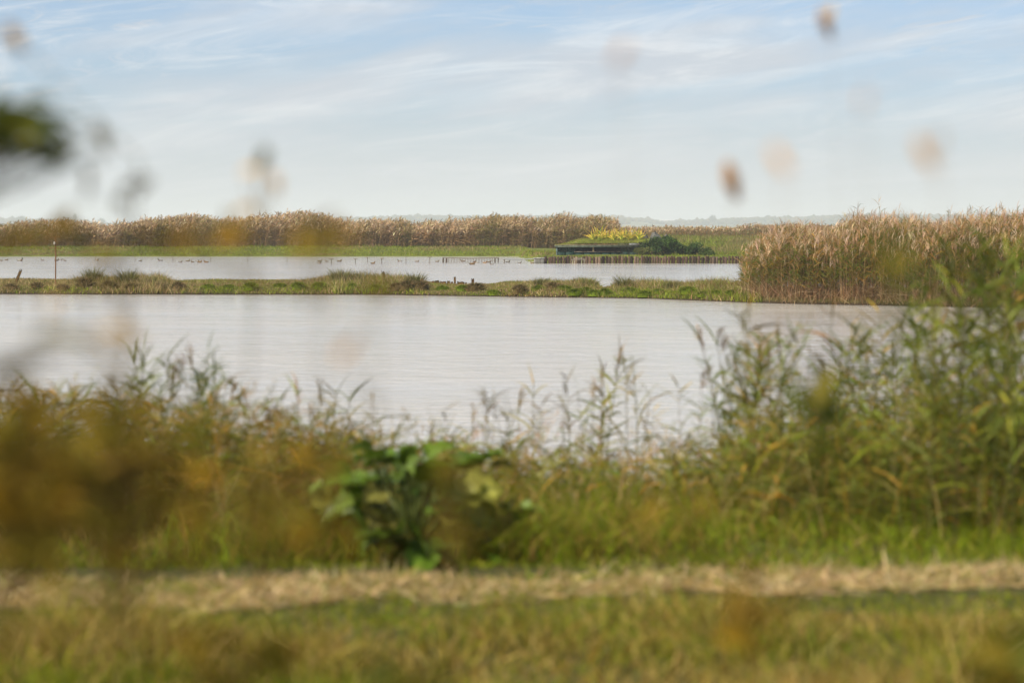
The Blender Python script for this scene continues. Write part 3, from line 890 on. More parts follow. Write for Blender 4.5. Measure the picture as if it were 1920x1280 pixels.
irm = [iris_mesh(17, k) for k in range(7)]
k = 0
for px, dy in [(1112, 1.1), (1118, 2.0), (1124, 0.9), (1129, 1.7), (1135, 2.4), (1140, 1.2), (1146, 2.0), (1151, 0.9), (1156, 2.6), (1160, 1.6), (1165, 1.0), (1169, 2.3), (1174, 1.5), (1179, 0.9), (1184, 2.1), (1188, 1.3), (1193, 1.9), (1198, 1.1), (1203, 2.2), (1147, 3.0), (1163, 3.1), (1176, 3.0)]:
    dd = DH + dy; x = PX(px, dd) - xc
    s = 1.35 + 0.4 * random.random()
    put('iris_plant', irm[k % 7], None, (x + xc, dd, zg + float(roof_z(x, dy)) - 0.02), (0, 0, k * 0.9), (s * 0.85, s * 0.85, s * 1.15), 'yellow and green sword-leaved iris clump growing on the turf roof', 'iris', 'irises on the hide roof'); k += 1


# ------------------------------------------------------------------ shrubs and trees
def shrub(name, label, cat, px, d, wpx, top, cols, lobes=9, leaf=0.11, nleaf=1500, group=None, z0=None, asp=1.0):
    x = PX(px, d); z = float(far_h(x, d)) if z0 is None else z0
    H = PZ(top, d) - z; R = wpx * d / FPX / 2
    root = thing(name, label, cat, (x, d, z), group=group)
    T = Acc()
    T.tube([(0, 0, -0.1), (0.04 * R, 0, H * 0.25), (0.0, 0.03 * R, H * 0.5)], [0.07 * R, 0.05 * R, 0.025 * R], (0.07, 0.05, 0.03))
    cen = []
    for k in range(lobes):
        a = rng.uniform(0, 2 * np.pi); q = rng.uniform(0.1, 0.8)
        c = np.array([math.cos(a) * R * q, math.sin(a) * R * q * asp, H * rng.uniform(0.25, 0.78)])
        cen.append((c, rng.uniform(0.24, 0.42) * min(R, H)))
        T.tube([(0, 0, H * 0.12), c * 0.55 + np.array([0, 0, H * 0.03]), c], [0.04 * R, 0.025 * R, 0.01 * R], (0.07, 0.05, 0.03), k=5)
    put('trunk', T.mesh('trunk', M_far), root)
    T = Acc()
    per = nleaf // lobes
    for c, rr in cen:
        v = unit(rng.normal(size=(per, 3))); p = c + v * (rr * rng.uniform(0.55, 1.08, (per, 1))) * np.array([1.15, 1.15, 0.85])
        p[:, 2] = np.maximum(p[:, 2], 0.02)
        dd = v * 0.7 + rng.normal(0, 0.6, (per, 3)) + np.array([0, 0, 0.15])
        T.ribbons(p, dd, rng.normal(0, 0.25, (per, 3)) - np.array([0, 0, 0.2]), leaf * rng.uniform(0.6, 1.4, per), leaf * 0.62, 2, 'oval', pick(per, cols))
    put('crown', T.mesh('crown', M_far), root)
    return root


DG = [(0.03, 0.065, 0.018), (0.05, 0.09, 0.022), (0.07, 0.11, 0.03), (0.035, 0.055, 0.018)]
shrub('shrub', 'rounded dark green shrub against the right end of the hide roof', 'shrub', 1222, 179.6, 54, 443, DG, 9, 0.13, 2600)
shrub('shrub', 'tallest dense green shrub just right of the hide', 'shrub', 1250, 181.5, 56, 438, [(0.05, 0.10, 0.018), (0.08, 0.14, 0.025), (0.03, 0.06, 0.015)], 10, 0.13, 2600)
shrub('shrub', 'low dark shrub trailing down the bank right of the hide', 'shrub', 1292, 180.5, 64, 455, DG, 10, 0.12, 2300)
shrub('shrub', 'small leafy shrub at the right foot of the bank shrubs', 'shrub', 1322, 179.5, 34, 466, [(0.05, 0.085, 0.02), (0.08, 0.11, 0.03)], 7, 0.11, 1200)
shrub('shrub', 'pale olive weed clump under the right end of the hide eave', 'shrub', 1205, 178.3, 40, 464, [(0.08, 0.11, 0.025), (0.12, 0.14, 0.04), (0.16, 0.15, 0.05)], 8, 0.10, 1300)
shrub('shrub', 'grey green bush behind the irises near the reed belt end', 'shrub', 1180, 205, 46, 428, [(0.13, 0.16, 0.06), (0.10, 0.13, 0.05), (0.2, 0.18, 0.09)], 8, 0.16, 1300)


def rock(px, d, w, h, top, lab, col):
    x = PX(px, d); zt = PZ(top, d); z = zt - h
    T = Acc()
    a = np.linspace(0, 2 * np.pi, 13); e = np.linspace(-0.3, np.pi / 2, 7)
    Aa, Ee = np.meshgrid(a, e, indexing='ij')
    b = 1 + 0.4 * (vnoise(np.cos(Aa) * 1.6 + px, np.sin(Aa) * 1.6 + Ee * 1.7, px) - 0.5)
    T.grid(w * np.cos(Ee) * np.cos(Aa) * b, w * 0.7 * np.cos(Ee) * np.sin(Aa) * b, h * np.sin(Ee) * b, col)
    put('boulder', T.mesh('boulder', M_paint), None, (x, d, z), label=lab, cat='boulder', group='grey stones behind the hide')


def gz_(px, d): return float(far_h(PX(px, d), d))
# old tarred hut roof behind the shrubs: a low dark ridge of stones and driftwood
for px, d, w, top, lab, col in ((1188, 190, 0.42, 434, 'pale grey stone poking up behind the right end of the irises', (0.13, 0.14, 0.14)),
                                (1206, 189, 0.62, 435, 'dark lumpy stone behind the irises', (0.06, 0.055, 0.05)),
                                (1228, 188, 0.75, 439, 'broad grey stone behind the dark shrub', (0.09, 0.09, 0.08)),
                                (1250, 188, 0.55, 441, 'low grey stone at the right end of the stones', (0.11, 0.10, 0.09))):
    rock(px, d, w, PZ(top, d) - gz_(px, d) + 0.1, top, lab, col)

# ------------------------------------------------------------------ things in the far pond
POST = (0.11, 0.085, 0.06)
ORD = ['leftmost', 'second from the left', 'third from the left', 'fourth from the left', 'fifth from the left', 'sixth from the left', 'seventh from the left', 'rightmost']
def water_post(px, top, bot, platform, lab):
    d = DW(bot); x = PX(px, d); zt = PZ(top, d)
    if platform:
        r = thing('perch_post', lab, 'perch post', (x, d, 0), group='stakes with perch boards in the far pond')
        T = Acc(); T.tube([(0, 0, -0.4), (0.01, 0, zt * 0.5), (0, 0, zt)], 0.022, POST); put('stake', T.mesh('stake', M_wood), r)
        T = Acc(); T.box((-0.16, -0.10, zt), (0.16, 0.10, zt + 0.035), (0.15, 0.11, 0.07), 0.006); put('perch_board', T.mesh('perch_board', M_wood), r)
    else:
        T = Acc(); T.tube([(0, 0, -0.4), (0.012, 0, zt * 0.5), (0.0, 0, zt)], [0.02, 0.018, 0.014], POST)
        put('stake', T.mesh('stake', M_wood), None, (x, d, 0), label=lab, cat='stake', group='bare stakes in the far pond')


for px, t, b in ((41, 481, 490.5), (324, 480, 491), (394.5, 481, 491), (464.5, 481, 491.5), (538, 480.5, 491), (761, 481, 494.5), (179, 481, 489), (253, 481, 490)):
    water_post(px, t, b, False, 'bare thin stake standing in the far pond, ' + ORD[sorted((41, 324, 394.5, 464.5, 538, 761, 179, 253)).index(px)] + ' of the eight')
for px, t, b in ((621, 485.8, 495.5), (666, 485.5, 495), (689, 483, 492), (715.5, 484.8, 494.6), (805.5, 482.8, 494)):
    water_post(px, t, b, True, 'stake with a flat perch board, ' + {621: 'leftmost', 666: 'second from the left', 689: 'middle one', 715.5: 'fourth from the left', 805.5: 'rightmost'}[px] + ' of five')


def pen(px0, px1, top, bot, lab, nv, col, thick=0.012, ends=2):
    d = DW(bot); s = d / FPX; x0, x1 = PX(px0, d), PX(px1, d); xm = (x0 + x1) / 2; h = PZ(top, d); hw = (x1 - x0) / 2
    r = thing('wire_pen', lab, 'pen', (xm, d, 0))
    D = 1.6
    for q in range(ends):
        for sx in (-1, 1):
            for y in (0, D):
                T = Acc(); T.tube([(sx * (hw - q * 0.24), y, -0.4), (sx * (hw - q * 0.24), y, h * (1 - 0.15 * q))], 0.035 if q == 0 else 0.045, POST, k=6); put('post', T.mesh('post', M_wood), r)
    for y in (0, D):
        T = Acc(); T.tube([(-hw, y, h), (0, y, h - 0.05), (hw, y, h + 0.01)], 0.026, col); put('top_rail', T.mesh('top_rail', M_metal), r)
    for sx in (-1, 1):
        T = Acc(); T.tube([(sx * hw, 0, h - .01), (sx * hw, D / 2, h - 0.02), (sx * hw, D, h - .01)], 0.016, col); put('end_rail', T.mesh('end_rail', M_metal), r)
    T = Acc(); T.tube([(0, 0, -0.1), (0, 0, h * 0.5), (0, 0, h - 0.05)], thick, col, k=4); bar = T.mesh('wire', M_metal)
    for y in (0, D):
        for k in range(1, nv):
            put('wire', bar, r, (-hw + 2 * hw * k / nv, y, 0), scale=(1, 1, 0.97 + 0.03 * abs(2 * k / nv - 1)))


pen(830.5, 934, 483.2, 492.5, 'long low wire duck pen standing in the far pond left of the stakes', 20, (0.15, 0.13, 0.10), 0.013)
pen(945.5, 1002, 485.6, 493.2, 'shorter pale wire duck pen beside the plank screen', 9, (0.22, 0.23, 0.23), 0.010, 1)
# a small rack of thin rails in front of the stakes
d = 170.0; r = thing('rail_rack', 'small rack of thin grey rails in the water before the stakes', 'rack', (PX(1084, d), d, 0))
s = d / FPX
for px, t in ((1073, 486), (1077, 484), (1090, 483), (1095.5, 485)):
    T = Acc(); T.tube([((px - 1084) * s, 0, -0.4), ((px - 1084) * s, 0, PZ(t, d))], 0.018, (0.3, 0.27, 0.22)); put('leg', T.mesh('leg', M_wood), r)
for t, a, b, y in ((486.5, -13, 14, -0.035), (484.4, -9, 8, 0.03)):
    T = Acc(); T.tube([(a * s, y, PZ(t, d)), (0, y, PZ(t, d) + 0.01), (b * s, y, PZ(t, d))], 0.016, (0.3, 0.27, 0.22)); put('rail', T.mesh('rail', M_wood), r)


# ducks
def duck_mesh(c_body, c_flank, c_head, c_breast):
    sec = [(-0.215, 0.085, 0.008, 0.006, c_body), (-0.17, 0.075, 0.035, 0.025, c_body), (-0.11, 0.055, 0.065, 0.055, c_flank), (-0.03, 0.04, 0.085, 0.075, c_flank), (0.06, 0.045, 0.082, 0.075, c_flank),
           (0.12, 0.065, 0.062, 0.062, c_breast), (0.15, 0.10, 0.038, 0.042, c_breast), (0.16, 0.135, 0.028, 0.03, c_head), (0.168, 0.165, 0.033, 0.036, c_head), (0.19, 0.185, 0.034, 0.034, c_head),
           (0.215, 0.182, 0.022, 0.02, c_head), (0.235, 0.174, 0.013, 0.009, (0.35, 0.3, 0.1)), (0.265, 0.168, 0.014, 0.005, (0.3, 0.26, 0.1)), (0.272, 0.167, 0.004, 0.003, (0.3, 0.26, 0.1))]
    P = np.array([(q[0], 0, q[1]) for q in sec]); tan = unit(np.gradient(P, axis=0))
    up = unit(np.cross(tan, np.array([0, 1.0, 0])) * -1)
    k = 10; a = np.arange(k) / k * 2 * np.pi
    V = []; C = []
    for i, q in enumerate(sec):
        V.append(P[i] + np.outer(np.cos(a), np.array([0, 1, 0])) * q[2] + np.outer(np.sin(a), up[i]) * q[3])
        for t in a:
            C.append(np.array(c_body) if (math.sin(t) > 0.5 and i < 5) else np.array(q[4]))
    V = np.concatenate(V); M = len(sec)
    i = np.arange(M - 1)[:, None] * k; j = np.arange(k)[None]; j2 = (j + 1) % k
    T = Acc(); T.add(V, np.stack([i + j, i + j2, i + k + j2, i + k + j], -1).reshape(-1, 4), np.array(C))
    return T.mesh('duck', M_duck, smooth=True)


DM = {'brown': duck_mesh((0.07, 0.05, 0.03), (0.11, 0.08, 0.05), (0.08, 0.055, 0.03), (0.10, 0.07, 0.04)),
      'drake': duck_mesh((0.06, 0.055, 0.05), (0.20, 0.18, 0.15), (0.02, 0.05, 0.03), (0.10, 0.045, 0.025)),
      'rust': duck_mesh((0.08, 0.06, 0.035), (0.20, 0.12, 0.05), (0.12, 0.05, 0.02), (0.20, 0.13, 0.06))}
ducks = [(2, 489, 'b'), (12, 488, 'b'), (37, 489.4, 'd'), (80, 488.6, 'b'), (106, 489, 'b'), (113, 488, 'd'), (122, 489.2, 'b'), (181, 489, 'd'), (263, 489.8, 'b'), (301, 489.2, 'd'), (338, 492, 'd'), (352, 490, 'b'),
         (361, 492, 'b'), (370, 489.8, 'd'), (374, 492.4, 'r'), (387, 492.3, 'r'), (599.5, 490.4, 'b'), (598, 494, 'd'), (613, 490.6, 'b'), (636, 490.6, 'b'), (699, 494.6, 'r'), (750, 490.4, 'd'), (782, 491, 'b'),
         (819.5, 491, 'b'), (868, 490.5, 'b'), (889, 491.8, 'b'), (885, 496, 'r'), (894, 493, 'd'), (908.5, 493.2, 'r'), (916.5, 492.3, 'b'), (922.5, 496.2, 'd'), (952, 492.2, 'd'), (974, 493.4, 'd'), (998, 494, 'b')]
DK = {'b': 'brown', 'd': 'drake', 'r': 'rust'}
for i, (px, py, k) in enumerate(ducks):
    d = DW(py); x = PX(px, d)
    where = 'at the far left of the far pond' if px < 200 else ('left of centre on the far pond' if px < 500 else ('near the perch boards on the far pond' if px < 800 else 'around the wire pens on the far pond'))
    kind = {'b': 'small dark brown duck', 'd': 'dark headed grey duck', 'r': 'rusty brown duck'}[k]
    rz = (0.2 if i % 3 else math.pi - 0.3) + 0.5 * math.sin(i * 5.1)
    s = 0.86 + 0.14 * math.sin(i * 3.7) + (0.25 if px in (37, 699, 885, 387) else 0)
    put('duck', DM[DK[k]], None, (x, d, -0.015), (0, 0, rz), (s, s, s), f'{kind} floating {where}', 'duck', f'ducks {where}')

# ------------------------------------------------------------------ wooded hills on the horizon
HT = np.array([(-2400, 408), (-800, 405), (0, 409), (120, 411), (200, 417), (260, 420), (420, 416), (520, 409), (620, 408), (700, 406), (780, 403), (900, 404), (1000, 403), (1100, 404), (1160, 406), (1205, 409), (1240, 413), (1330, 411), (1400, 407), (1480, 407), (1560, 402), (1640, 401), (1760, 402), (1920, 400), (2600, 402), (4400, 406)], float)
HX = PX(HT[:, 0], 6000.0); HZ = EYE + (HY - (HT[:, 1] + 1.5)) * 6000 / FPX


def hill_h(x, y):
    top = np.interp(x, HX, HZ) - 7.0
    return -0.5 + (top + 0.5) * sstep(4600, 6000, y) * (1 - 0.5 * sstep(6300, 7700, y)) + 3 * (fbm(x * 0.005, y * 0.004, 55) - 0.5) * sstep(4700, 5400, y)


sheet('hills', np.linspace(-3900, 3900, 320), np.linspace(4550, 7900, 70), hill_h, M_hill)
# the woods on them, seen only as one mass
A = Acc()
n = 17000
x = rng.uniform(-2600, 2600, n); y = 5000 + 1060 * rng.random(n) ** 0.6
wood = fbm(x * 0.003, y * 0.002, 57)
ok = (wood > 0.44) | (y > 5850)
x, y = x[ok], y[ok]; n = len(x); z = hill_h(x, y)
R = rng.uniform(3.6, 7.5, n) * np.where(rng.random(n) < 0.06, 1.4, 1)
ico = bmesh.new(); bmesh.ops.create_icosphere(ico, subdivisions=1, radius=1.0)
iv = np.array([v.co[:] for v in ico.verts]); itri = np.array([[v.index for v in f.verts] + [f.verts[2].index] for f in ico.faces]); ico.free()
jit = 1 + rng.uniform(-0.28, 0.28, (n, len(iv), 1))
V = iv[None] * jit * R[:, None, None] * np.array([1, 1, 0.85]) + np.stack([x, y, z + R * 0.45], 1)[:, None, :]
F = (np.arange(n)[:, None, None] * len(iv) + itri[None]).reshape(-1, 4)
C = np.repeat(pick(n, [(0.05, 0.06, 0.025), (0.09, 0.065, 0.03), (0.04, 0.05, 0.03), (0.11, 0.085, 0.035)]), len(iv), 0)
A.add(V.reshape(-1, 3), F, C)
put('far_wood', A.mesh('far_wood', M_far), kind='stuff', label='hazy wooded skyline of the low hills', cat='wood')


def far_tree(px, py, d, r, lab):
    x = PX(px, d); z = float(hill_h(x, d)); zt = PZ(py, d)
    root = thing('far_tree', lab, 'tree', (x, d, z), group='single trees on the hills')
    T = Acc(); T.tube([(0, 0, -1), (0, 0, (zt - z) * 0.5), (0, 0, (zt - z) * 0.7)], [0.6, 0.5, 0.3], (0.05, 0.04, 0.03)); put('trunk', T.mesh('trunk', M_far), root)
    T = Acc(); m = 500
    v = unit(rng.normal(size=(m, 3))) * rng.uniform(0.5, 1.0, (m, 1)) * np.array([r, r, (zt - z) * 0.38]) + np.array([0, 0, (zt - z) * 0.62])
    T.ribbons(v, rng.normal(size=(m, 3)), 0.1, 3.4, 2.6, 1, 'oval', pick(m, [(0.04, 0.055, 0.03), (0.06, 0.07, 0.03)])); put('crown', T.mesh('crown', M_far), root)


far_tree(1336, 403.5, 5480, 8.0, 'rounded lone tree standing out on the hill skyline right of centre')
far_tree(190, 409, 5500, 9, 'hazy tree on the left skyline above the reeds')
far_tree(140, 401, 5520, 3.5, 'slim pointed tree on the left skyline above the reeds')
far_tree(40, 405, 5500, 12, 'broad hazy tree at the far left skyline')
r = thing('farm_shed', 'long pale farm shed on the hill slope right of centre', 'shed', (PX(1250, 5700), 5700, float(hill_h(PX(1250, 5700), 5700)) + 6))
zt = 5.0
T = Acc(); T.box((-18, -4, -8), (18, 4, zt - 1.2), (0.35, 0.34, 0.32)); put('wall', T.mesh('wall', M_paint), r)
T = Acc(); X, Y = np.meshgrid([-19, 19], [-4.8, 0, 4.8], indexing='ij'); T.grid(X, Y, np.array([[zt - 1.19, zt + 0.6, zt - 1.19]] * 2), (0.6, 0.6, 0.6)); put('roof', T.mesh('roof', M_paint), r)

# ------------------------------------------------------------------ near bank: grass and straw
def bank_x(n, d, k=0.30):
    return rng.uniform(-1, 1, n) * (d * k + 0.8)


DENSE = np.array([(-400, 740), (0, 745), (150, 752), (300, 765), (450, 775), (600, 790), (680, 826), (800, 836), (950, 842), (1050, 862), (1200, 850), (1350, 842), (1400, 790), (1500, 760), (1700, 735), (1920, 700), (2300, 690)], float)
GRASSY = [(0.14, 0.19, 0.006), (0.19, 0.235, 0.009), (0.095, 0.13, 0.006), (0.23, 0.23, 0.018)]
DRYW = [(0.22, 0.14, 0.025), (0.30, 0.20, 0.05), (0.14, 0.10, 0.016), (0.38, 0.27, 0.10)]

# lush strip just behind the path, growing taller towards the water
A = Acc()
n = 88000
d = 11.35 + 8.6 * rng.random(n) ** 1.15
x = bank_x(n, d); px = 960 + x * FPX / d
ok = d > path_edge(x, 1) + 0.02
x, d, px = x[ok], d[ok], px[ok]; n = len(x)
z = near_h(x, d); ok = z > -0.03; x, d, px, z = x[ok], d[ok], px[ok], z[ok]; n = len(x)
cap = 0.07 + 0.45 * sstep(11.6, 15.0, d)
lim = PZ(np.interp(px, DENSE[:, 0], DENSE[:, 1]), d) - z
cl = fbm(x * 1.6, d * 1.6, 101)
h = np.clip(np.minimum(cap * (0.35 + 1.1 * cl), lim), 0.04, 1.0) * rng.uniform(0.55, 1.15, n)
tawny = np.clip(0.06 + 0.60 * (1 - sstep(-0.9, 0.3, x)) * sstep(11.3, 12.6, d) + 0.9 * (fbm(x * 0.9, d * 0.5, 102) - 0.5) + 0.30 * sstep(13, 17, d), 0.02, 0.92)
isd = rng.random(n) < tawny
cols = np.where(isd[:, None], pick(n, DRYW), pick(n, GRASSY))
grass(A, x, d, z, h, rng.uniform(0.005, 0.010, n), cols, spread=0.38, droop=0.45, nseg=3)
put('grass', A.mesh('bank_grass', M_veg), kind='stuff', label='lush mixed grass between the straw path and the shore', cat='grass')

# taller grass standing in front of and between the docks
n = 5000
x = rng.normal(-0.35, 0.55, n); d = 11.5 + 0.9 * rng.random(n)
ok = d > path_edge(x, 1); x, d = x[ok], d[ok]; n = len(x)
A = Acc(); grass(A, x, d, near_h(x, d), rng.uniform(0.12, 0.38, n), rng.uniform(0.005, 0.010, n), pick(n, GRASSY + DRYW[:2]), spread=0.35, droop=0.45, nseg=3)
put('grass', A.mesh('dock_grass', M_veg), kind='stuff', label='taller grass growing around the feet of the docks', cat='grass')

# straw litter on the path
A = Acc()
n = 26000
x = bank_x(n, 11.0, 0.34); u = rng.random(n); d = path_edge(x, 0) * (1 - u) + path_edge(x, 1) * u + rng.normal(0, 0.05, n)
z = near_h(x, d) + 0.012
gr = rng.random(n) < np.clip(0.06 + 3.2 * (fbm(x * 1.3, d * 3.0, 111) - 0.52), 0, 0.85)
cols = np.where(gr[:, None], pick(n, GRASSY), pick(n, [(0.46, 0.35, 0.16), (0.58, 0.46, 0.25), (0.34, 0.24, 0.09), (0.52, 0.38, 0.20)]))
dd = rng.normal(0, 1, (n, 3)); dd[:, 2] = np.abs(dd[:, 2]) * 0.28 + 0.05
A.ribbons(np.stack([x, d, z], 1), dd, np.array([0, 0, -0.12]), rng.uniform(0.05, 0.16, n), rng.uniform(0.004, 0.009, n), 2, 'grass', cols)
m = 9000
x = bank_x(m, 11.0, 0.34); u = rng.random(m); d = path_edge(x, 0) * (1 - u) + path_edge(x, 1) * u + rng.normal(0, 0.10, m)
q = (fbm(x * 1.9 + 7, d * 5.0, 113) > 0.56) | (np.abs(u - 0.5) > 0.40)
x, d = x[q], d[q]; m = len(x)
grass(A, x, d, near_h(x, d), rng.uniform(0.03, 0.10, m), rng.uniform(0.004, 0.009, m), pick(m, GRASSY + DRYW[1:2]), spread=0.5, droop=0.4, nseg=2)
put('straw', A.mesh('path_straw', M_veg), kind='stuff', label='loose pale straw lying on the path', cat='straw')

# meadow between the camera and the path
A = Acc()
n = 66000
d = 5.2 + 5.3 * rng.random(n) ** 0.8
x = bank_x(n, d)
ok = d < path_edge(x, 0) - 0.01
x, d = x[ok], d[ok]; n = len(x); z = near_h(x, d)
cl = fbm(x * 1.4, d * 1.4, 121)
strip = sstep(9.78, 9.95, d - 0.10 * x) * sstep(-0.6, 0.8, x)         # fresh green edge along the path
h = np.clip((0.04 + 0.75 * np.clip(cl - 0.22, 0, 1) ** 1.6 * (1 - sstep(9.2, 10.1, d))) * rng.uniform(0.5, 1.2, n) * (1 - 0.4 * strip), 0.03, 0.5)
drym = np.clip(0.60 + 2.6 * (fbm(x * 1.1, d * 1.7, 122) - 0.5) - 0.75 * strip, 0.03, 0.95)
isd = rng.random(n) < drym
cols = np.where(isd[:, None], pick(n, [(0.34, 0.26, 0.06), (0.42, 0.31, 0.10), (0.26, 0.20, 0.03), (0.20, 0.12, 0.02)]), pick(n, [(0.14, 0.18, 0.006), (0.21, 0.23, 0.012), (0.095, 0.12, 0.006)]))
grass(A, x, d, z, h, rng.uniform(0.004, 0.009, n), cols, spread=0.4, droop=0.45, nseg=2)
put('grass', A.mesh('meadow_grass', M_veg), kind='stuff', label='olive and straw coloured meadow grass in front of the path', cat='grass')

# ------------------------------------------------------------------ shore reeds
TALL = np.array([(-300, 690), (0, 690), (60, 705), (150, 690), (250, 660), (300, 648), (350, 650), (400, 690), (450, 715), (500, 692), (560, 702), (610, 690), (680, 735), (740, 760), (800, 730), (850, 715), (900, 740), (940, 695), (1000, 690), (1060, 660), (1110, 655), (1190, 630), (1235, 612), (1270, 660), (1320, 720), (1365, 660), (1400, 590), (1450, 600), (1520, 612), (1580, 600), (1650, 572), (1720, 565), (1780, 560), (1830, 505), (1860, 485), (1920, 470), (2300, 470)], float)
RG = [(0.12, 0.15, 0.014), (0.18, 0.21, 0.035), (0.085, 0.105, 0.010), (0.21, 0.21, 0.02)]
RO = [(0.16, 0.15, 0.018), (0.25, 0.19, 0.035), (0.38, 0.22, 0.03), (0.11, 0.10, 0.014)]
RB = [(0.22, 0.14, 0.03), (0.30, 0.19, 0.055), (0.15, 0.095, 0.02), (0.16, 0.15, 0.03)]


def stalk_meshes(kind, H=1.3):
    cols = {'green': RG, 'olive': RO, 'brown': RB}[kind]
    nl = {'green': 24, 'olive': 20, 'brown': 16}[kind]
    lean = rng.normal(0, 0.07, 2); bow = rng.normal(0, 0.08, 2)
    P = lambda t: np.array([lean[0] * t + bow[0] * t * t, lean[1] * t + bow[1] * t * t, t]) * H
    ts = np.linspace(-0.08, 0.96, 7)
    S = Acc(); S.tube([P(t) for t in ts], np.linspace(0.0042, 0.0018, 7), pick(1, [(0.14, 0.14, 0.035), (0.20, 0.14, 0.05)])[0], k=4)
    Lf = Acc()
    t = np.sort(rng.uniform(0.22, 0.97, nl)); a0 = rng.uniform(0, 6.28)
    b = np.array([P(q) for q in t])
    a = a0 + np.arange(nl) * np.pi + rng.normal(0, 0.7, nl)
    el = rng.uniform(0.45, 1.25, nl)
    dd = np.stack([np.cos(a) * np.cos(el), np.sin(a) * np.cos(el), np.sin(el)], 1)
    bb = np.stack([np.cos(a) * 0.25, np.sin(a) * 0.25, -rng.uniform(0.0, 0.45, nl)], 1)
    L = rng.uniform(0.09, 0.27, nl) * (1.1 - 0.45 * np.abs(t - 0.6))
    Lf.ribbons(b, dd, bb, L, rng.uniform(0.007, 0.016, nl) * (0.75 if kind == 'brown' else 1), 5, 'leaf', pick(nl, cols), pick(nl, cols))
    Pl = Acc(); m = 26
    tt = rng.uniform(0.9, 1.0, m); b = np.array([P(q) for q in tt])
    sx = rng.choice([-1, 1])
    dd = np.stack([0.3 * sx + rng.normal(0, 0.22, m), rng.normal(0, 0.22, m), np.ones(m)], 1)
    bb = np.stack([0.35 * sx * np.ones(m), np.zeros(m), -rng.uniform(0, 0.5, m)], 1)
    Pl.ribbons(b, dd, bb, rng.uniform(0.05, 0.14, m), 0.006, 3, 'oval', pick(m, [(0.30, 0.19, 0.08), (0.38, 0.26, 0.13), (0.22, 0.14, 0.05)]))
    return S.mesh('stem', M_reed), Lf.mesh('foliage', M_reed), Pl.mesh('plume', M_reed)


SM = {k: [stalk_meshes(k) for _ in range(6)] for k in ('green', 'olive', 'brown')}


def stalk(px, d, top, kind, v, plume, label, group):
    x = PX(px, d); z = float(near_h(x, d))
    zb = max(z, -0.15)
    H = PZ(top, d) - zb
    if H < 0.25:
        return
    s = H / 1.3
    q = min(max(s, 0.62), 1.25)
    r = thing('reed_stalk', label, 'reed', (x, d, zb), (0, 0, v * 1.9 + px), (q, q, s), group)
    a, b, c = SM[kind][v % 6]
    put('stem', a, r)
    o = put('foliage', b, r); o['kind'] = 'stuff'
    if plume:
        put('plume', c, r)


# the right-hand thicket
for i in range(122):
    px = 1372 + 620 * rng.random() ** 1.25; d = rng.uniform(13.2, 18.5)
    top = np.interp(px, TALL[:, 0], TALL[:, 1]) + abs(rng.normal(0, 1)) * 62 + (25 if i % 3 == 0 else 0)
    k = 'green' if rng.random() < 0.62 else ('olive' if rng.random() < 0.6 else 'brown')
    stalk(px, d, top, k, int(rng.integers(60)), rng.random() < 0.10, {'green': 'leafy green reed in the dense thicket at the right of the near shore', 'olive': 'yellowing olive reed in the dense thicket at the right of the near shore', 'brown': 'dry brown reed in the dense thicket at the right of the near shore'}[k], f'{k} reeds of the right-hand thicket')
# taller ones at the outer edge reaching over the far reed bed
for px, top, d in tuple((float(rng.uniform(1700, 1985)), float(rng.uniform(410, 545)), float(rng.uniform(11.8, 14.0))) for _ in range(24)) + ((1838, 500, 11.9), (1866, 482, 12.3), (1902, 455, 11.7), (1795, 530, 12.6), (1880, 520, 12.1), (1750, 545, 13.0), (1720, 560, 12.4), (1640, 560, 13.0), (1925, 470, 12.4), (1850, 545, 12.8), (1690, 575, 13.4)):
    stalk(px, d, top, 'green', int(px) % 60, False, 'tall green reed rising above the right-hand thicket', 'tallest reeds of the right-hand thicket')
for px, top, d in ((1402, 540, 14.5), (1415, 565, 14.2), (1475, 535, 14.4), (1540, 560, 14.1)):
    stalk(px, d, top, 'olive', int(px) % 60, False, 'slender yellow green reed at the left edge of the right-hand thicket', 'slender reeds left of the thicket')
# loose reeds in the middle
for i in range(48):
    px = rng.uniform(690, 1372); d = rng.uniform(15.0, 18.8)
    top = np.interp(px, TALL[:, 0], TALL[:, 1]) + abs(rng.normal(0, 1)) * 75 + 4
    k = 'olive' if rng.random() < 0.5 else ('brown' if rng.random() < 0.65 else 'green')
    stalk(px, d, top, k, int(rng.integers(60)), rng.random() < 0.15, {'green': 'thin green reed against the water in the middle of the near shore', 'olive': 'thin olive reed against the water in the middle of the near shore', 'brown': 'thin dry brown reed against the water in the middle of the near shore'}[k], f'loose {k} reeds in the middle')
# a taller green knot in the left-hand fringe
for _ in range(16):
    stalk(float(rng.uniform(225, 400)), float(rng.uniform(14, 17)), float(rng.uniform(640, 700)), 'green', int(rng.integers(60)), False, 'taller bright green reed in the knot rising above the left-hand fringe', 'taller green knot of the left-hand fringe')
# left-hand fringe
for i in range(92):
    px = -60 + 760 * rng.random(); d = rng.uniform(13.2, 18.0)
    top = np.interp(px, TALL[:, 0], TALL[:, 1]) + abs(rng.normal(0, 1)) * 48 + 6
    grn = 0.75 if 200 < px < 420 else 0.25
    k = 'green' if rng.random() < grn else ('brown' if rng.random() < 0.5 else 'olive')
    stalk(px, d, top, k, int(rng.integers(60)), rng.random() < 0.25, {'green': 'leafy green reed in the fringe at the left of the near shore', 'olive': 'olive reed in the fringe at the left of the near shore', 'brown': 'dry brown reed in the fringe at the left of the near shore'}[k], f'{k} reeds of the left-hand fringe')

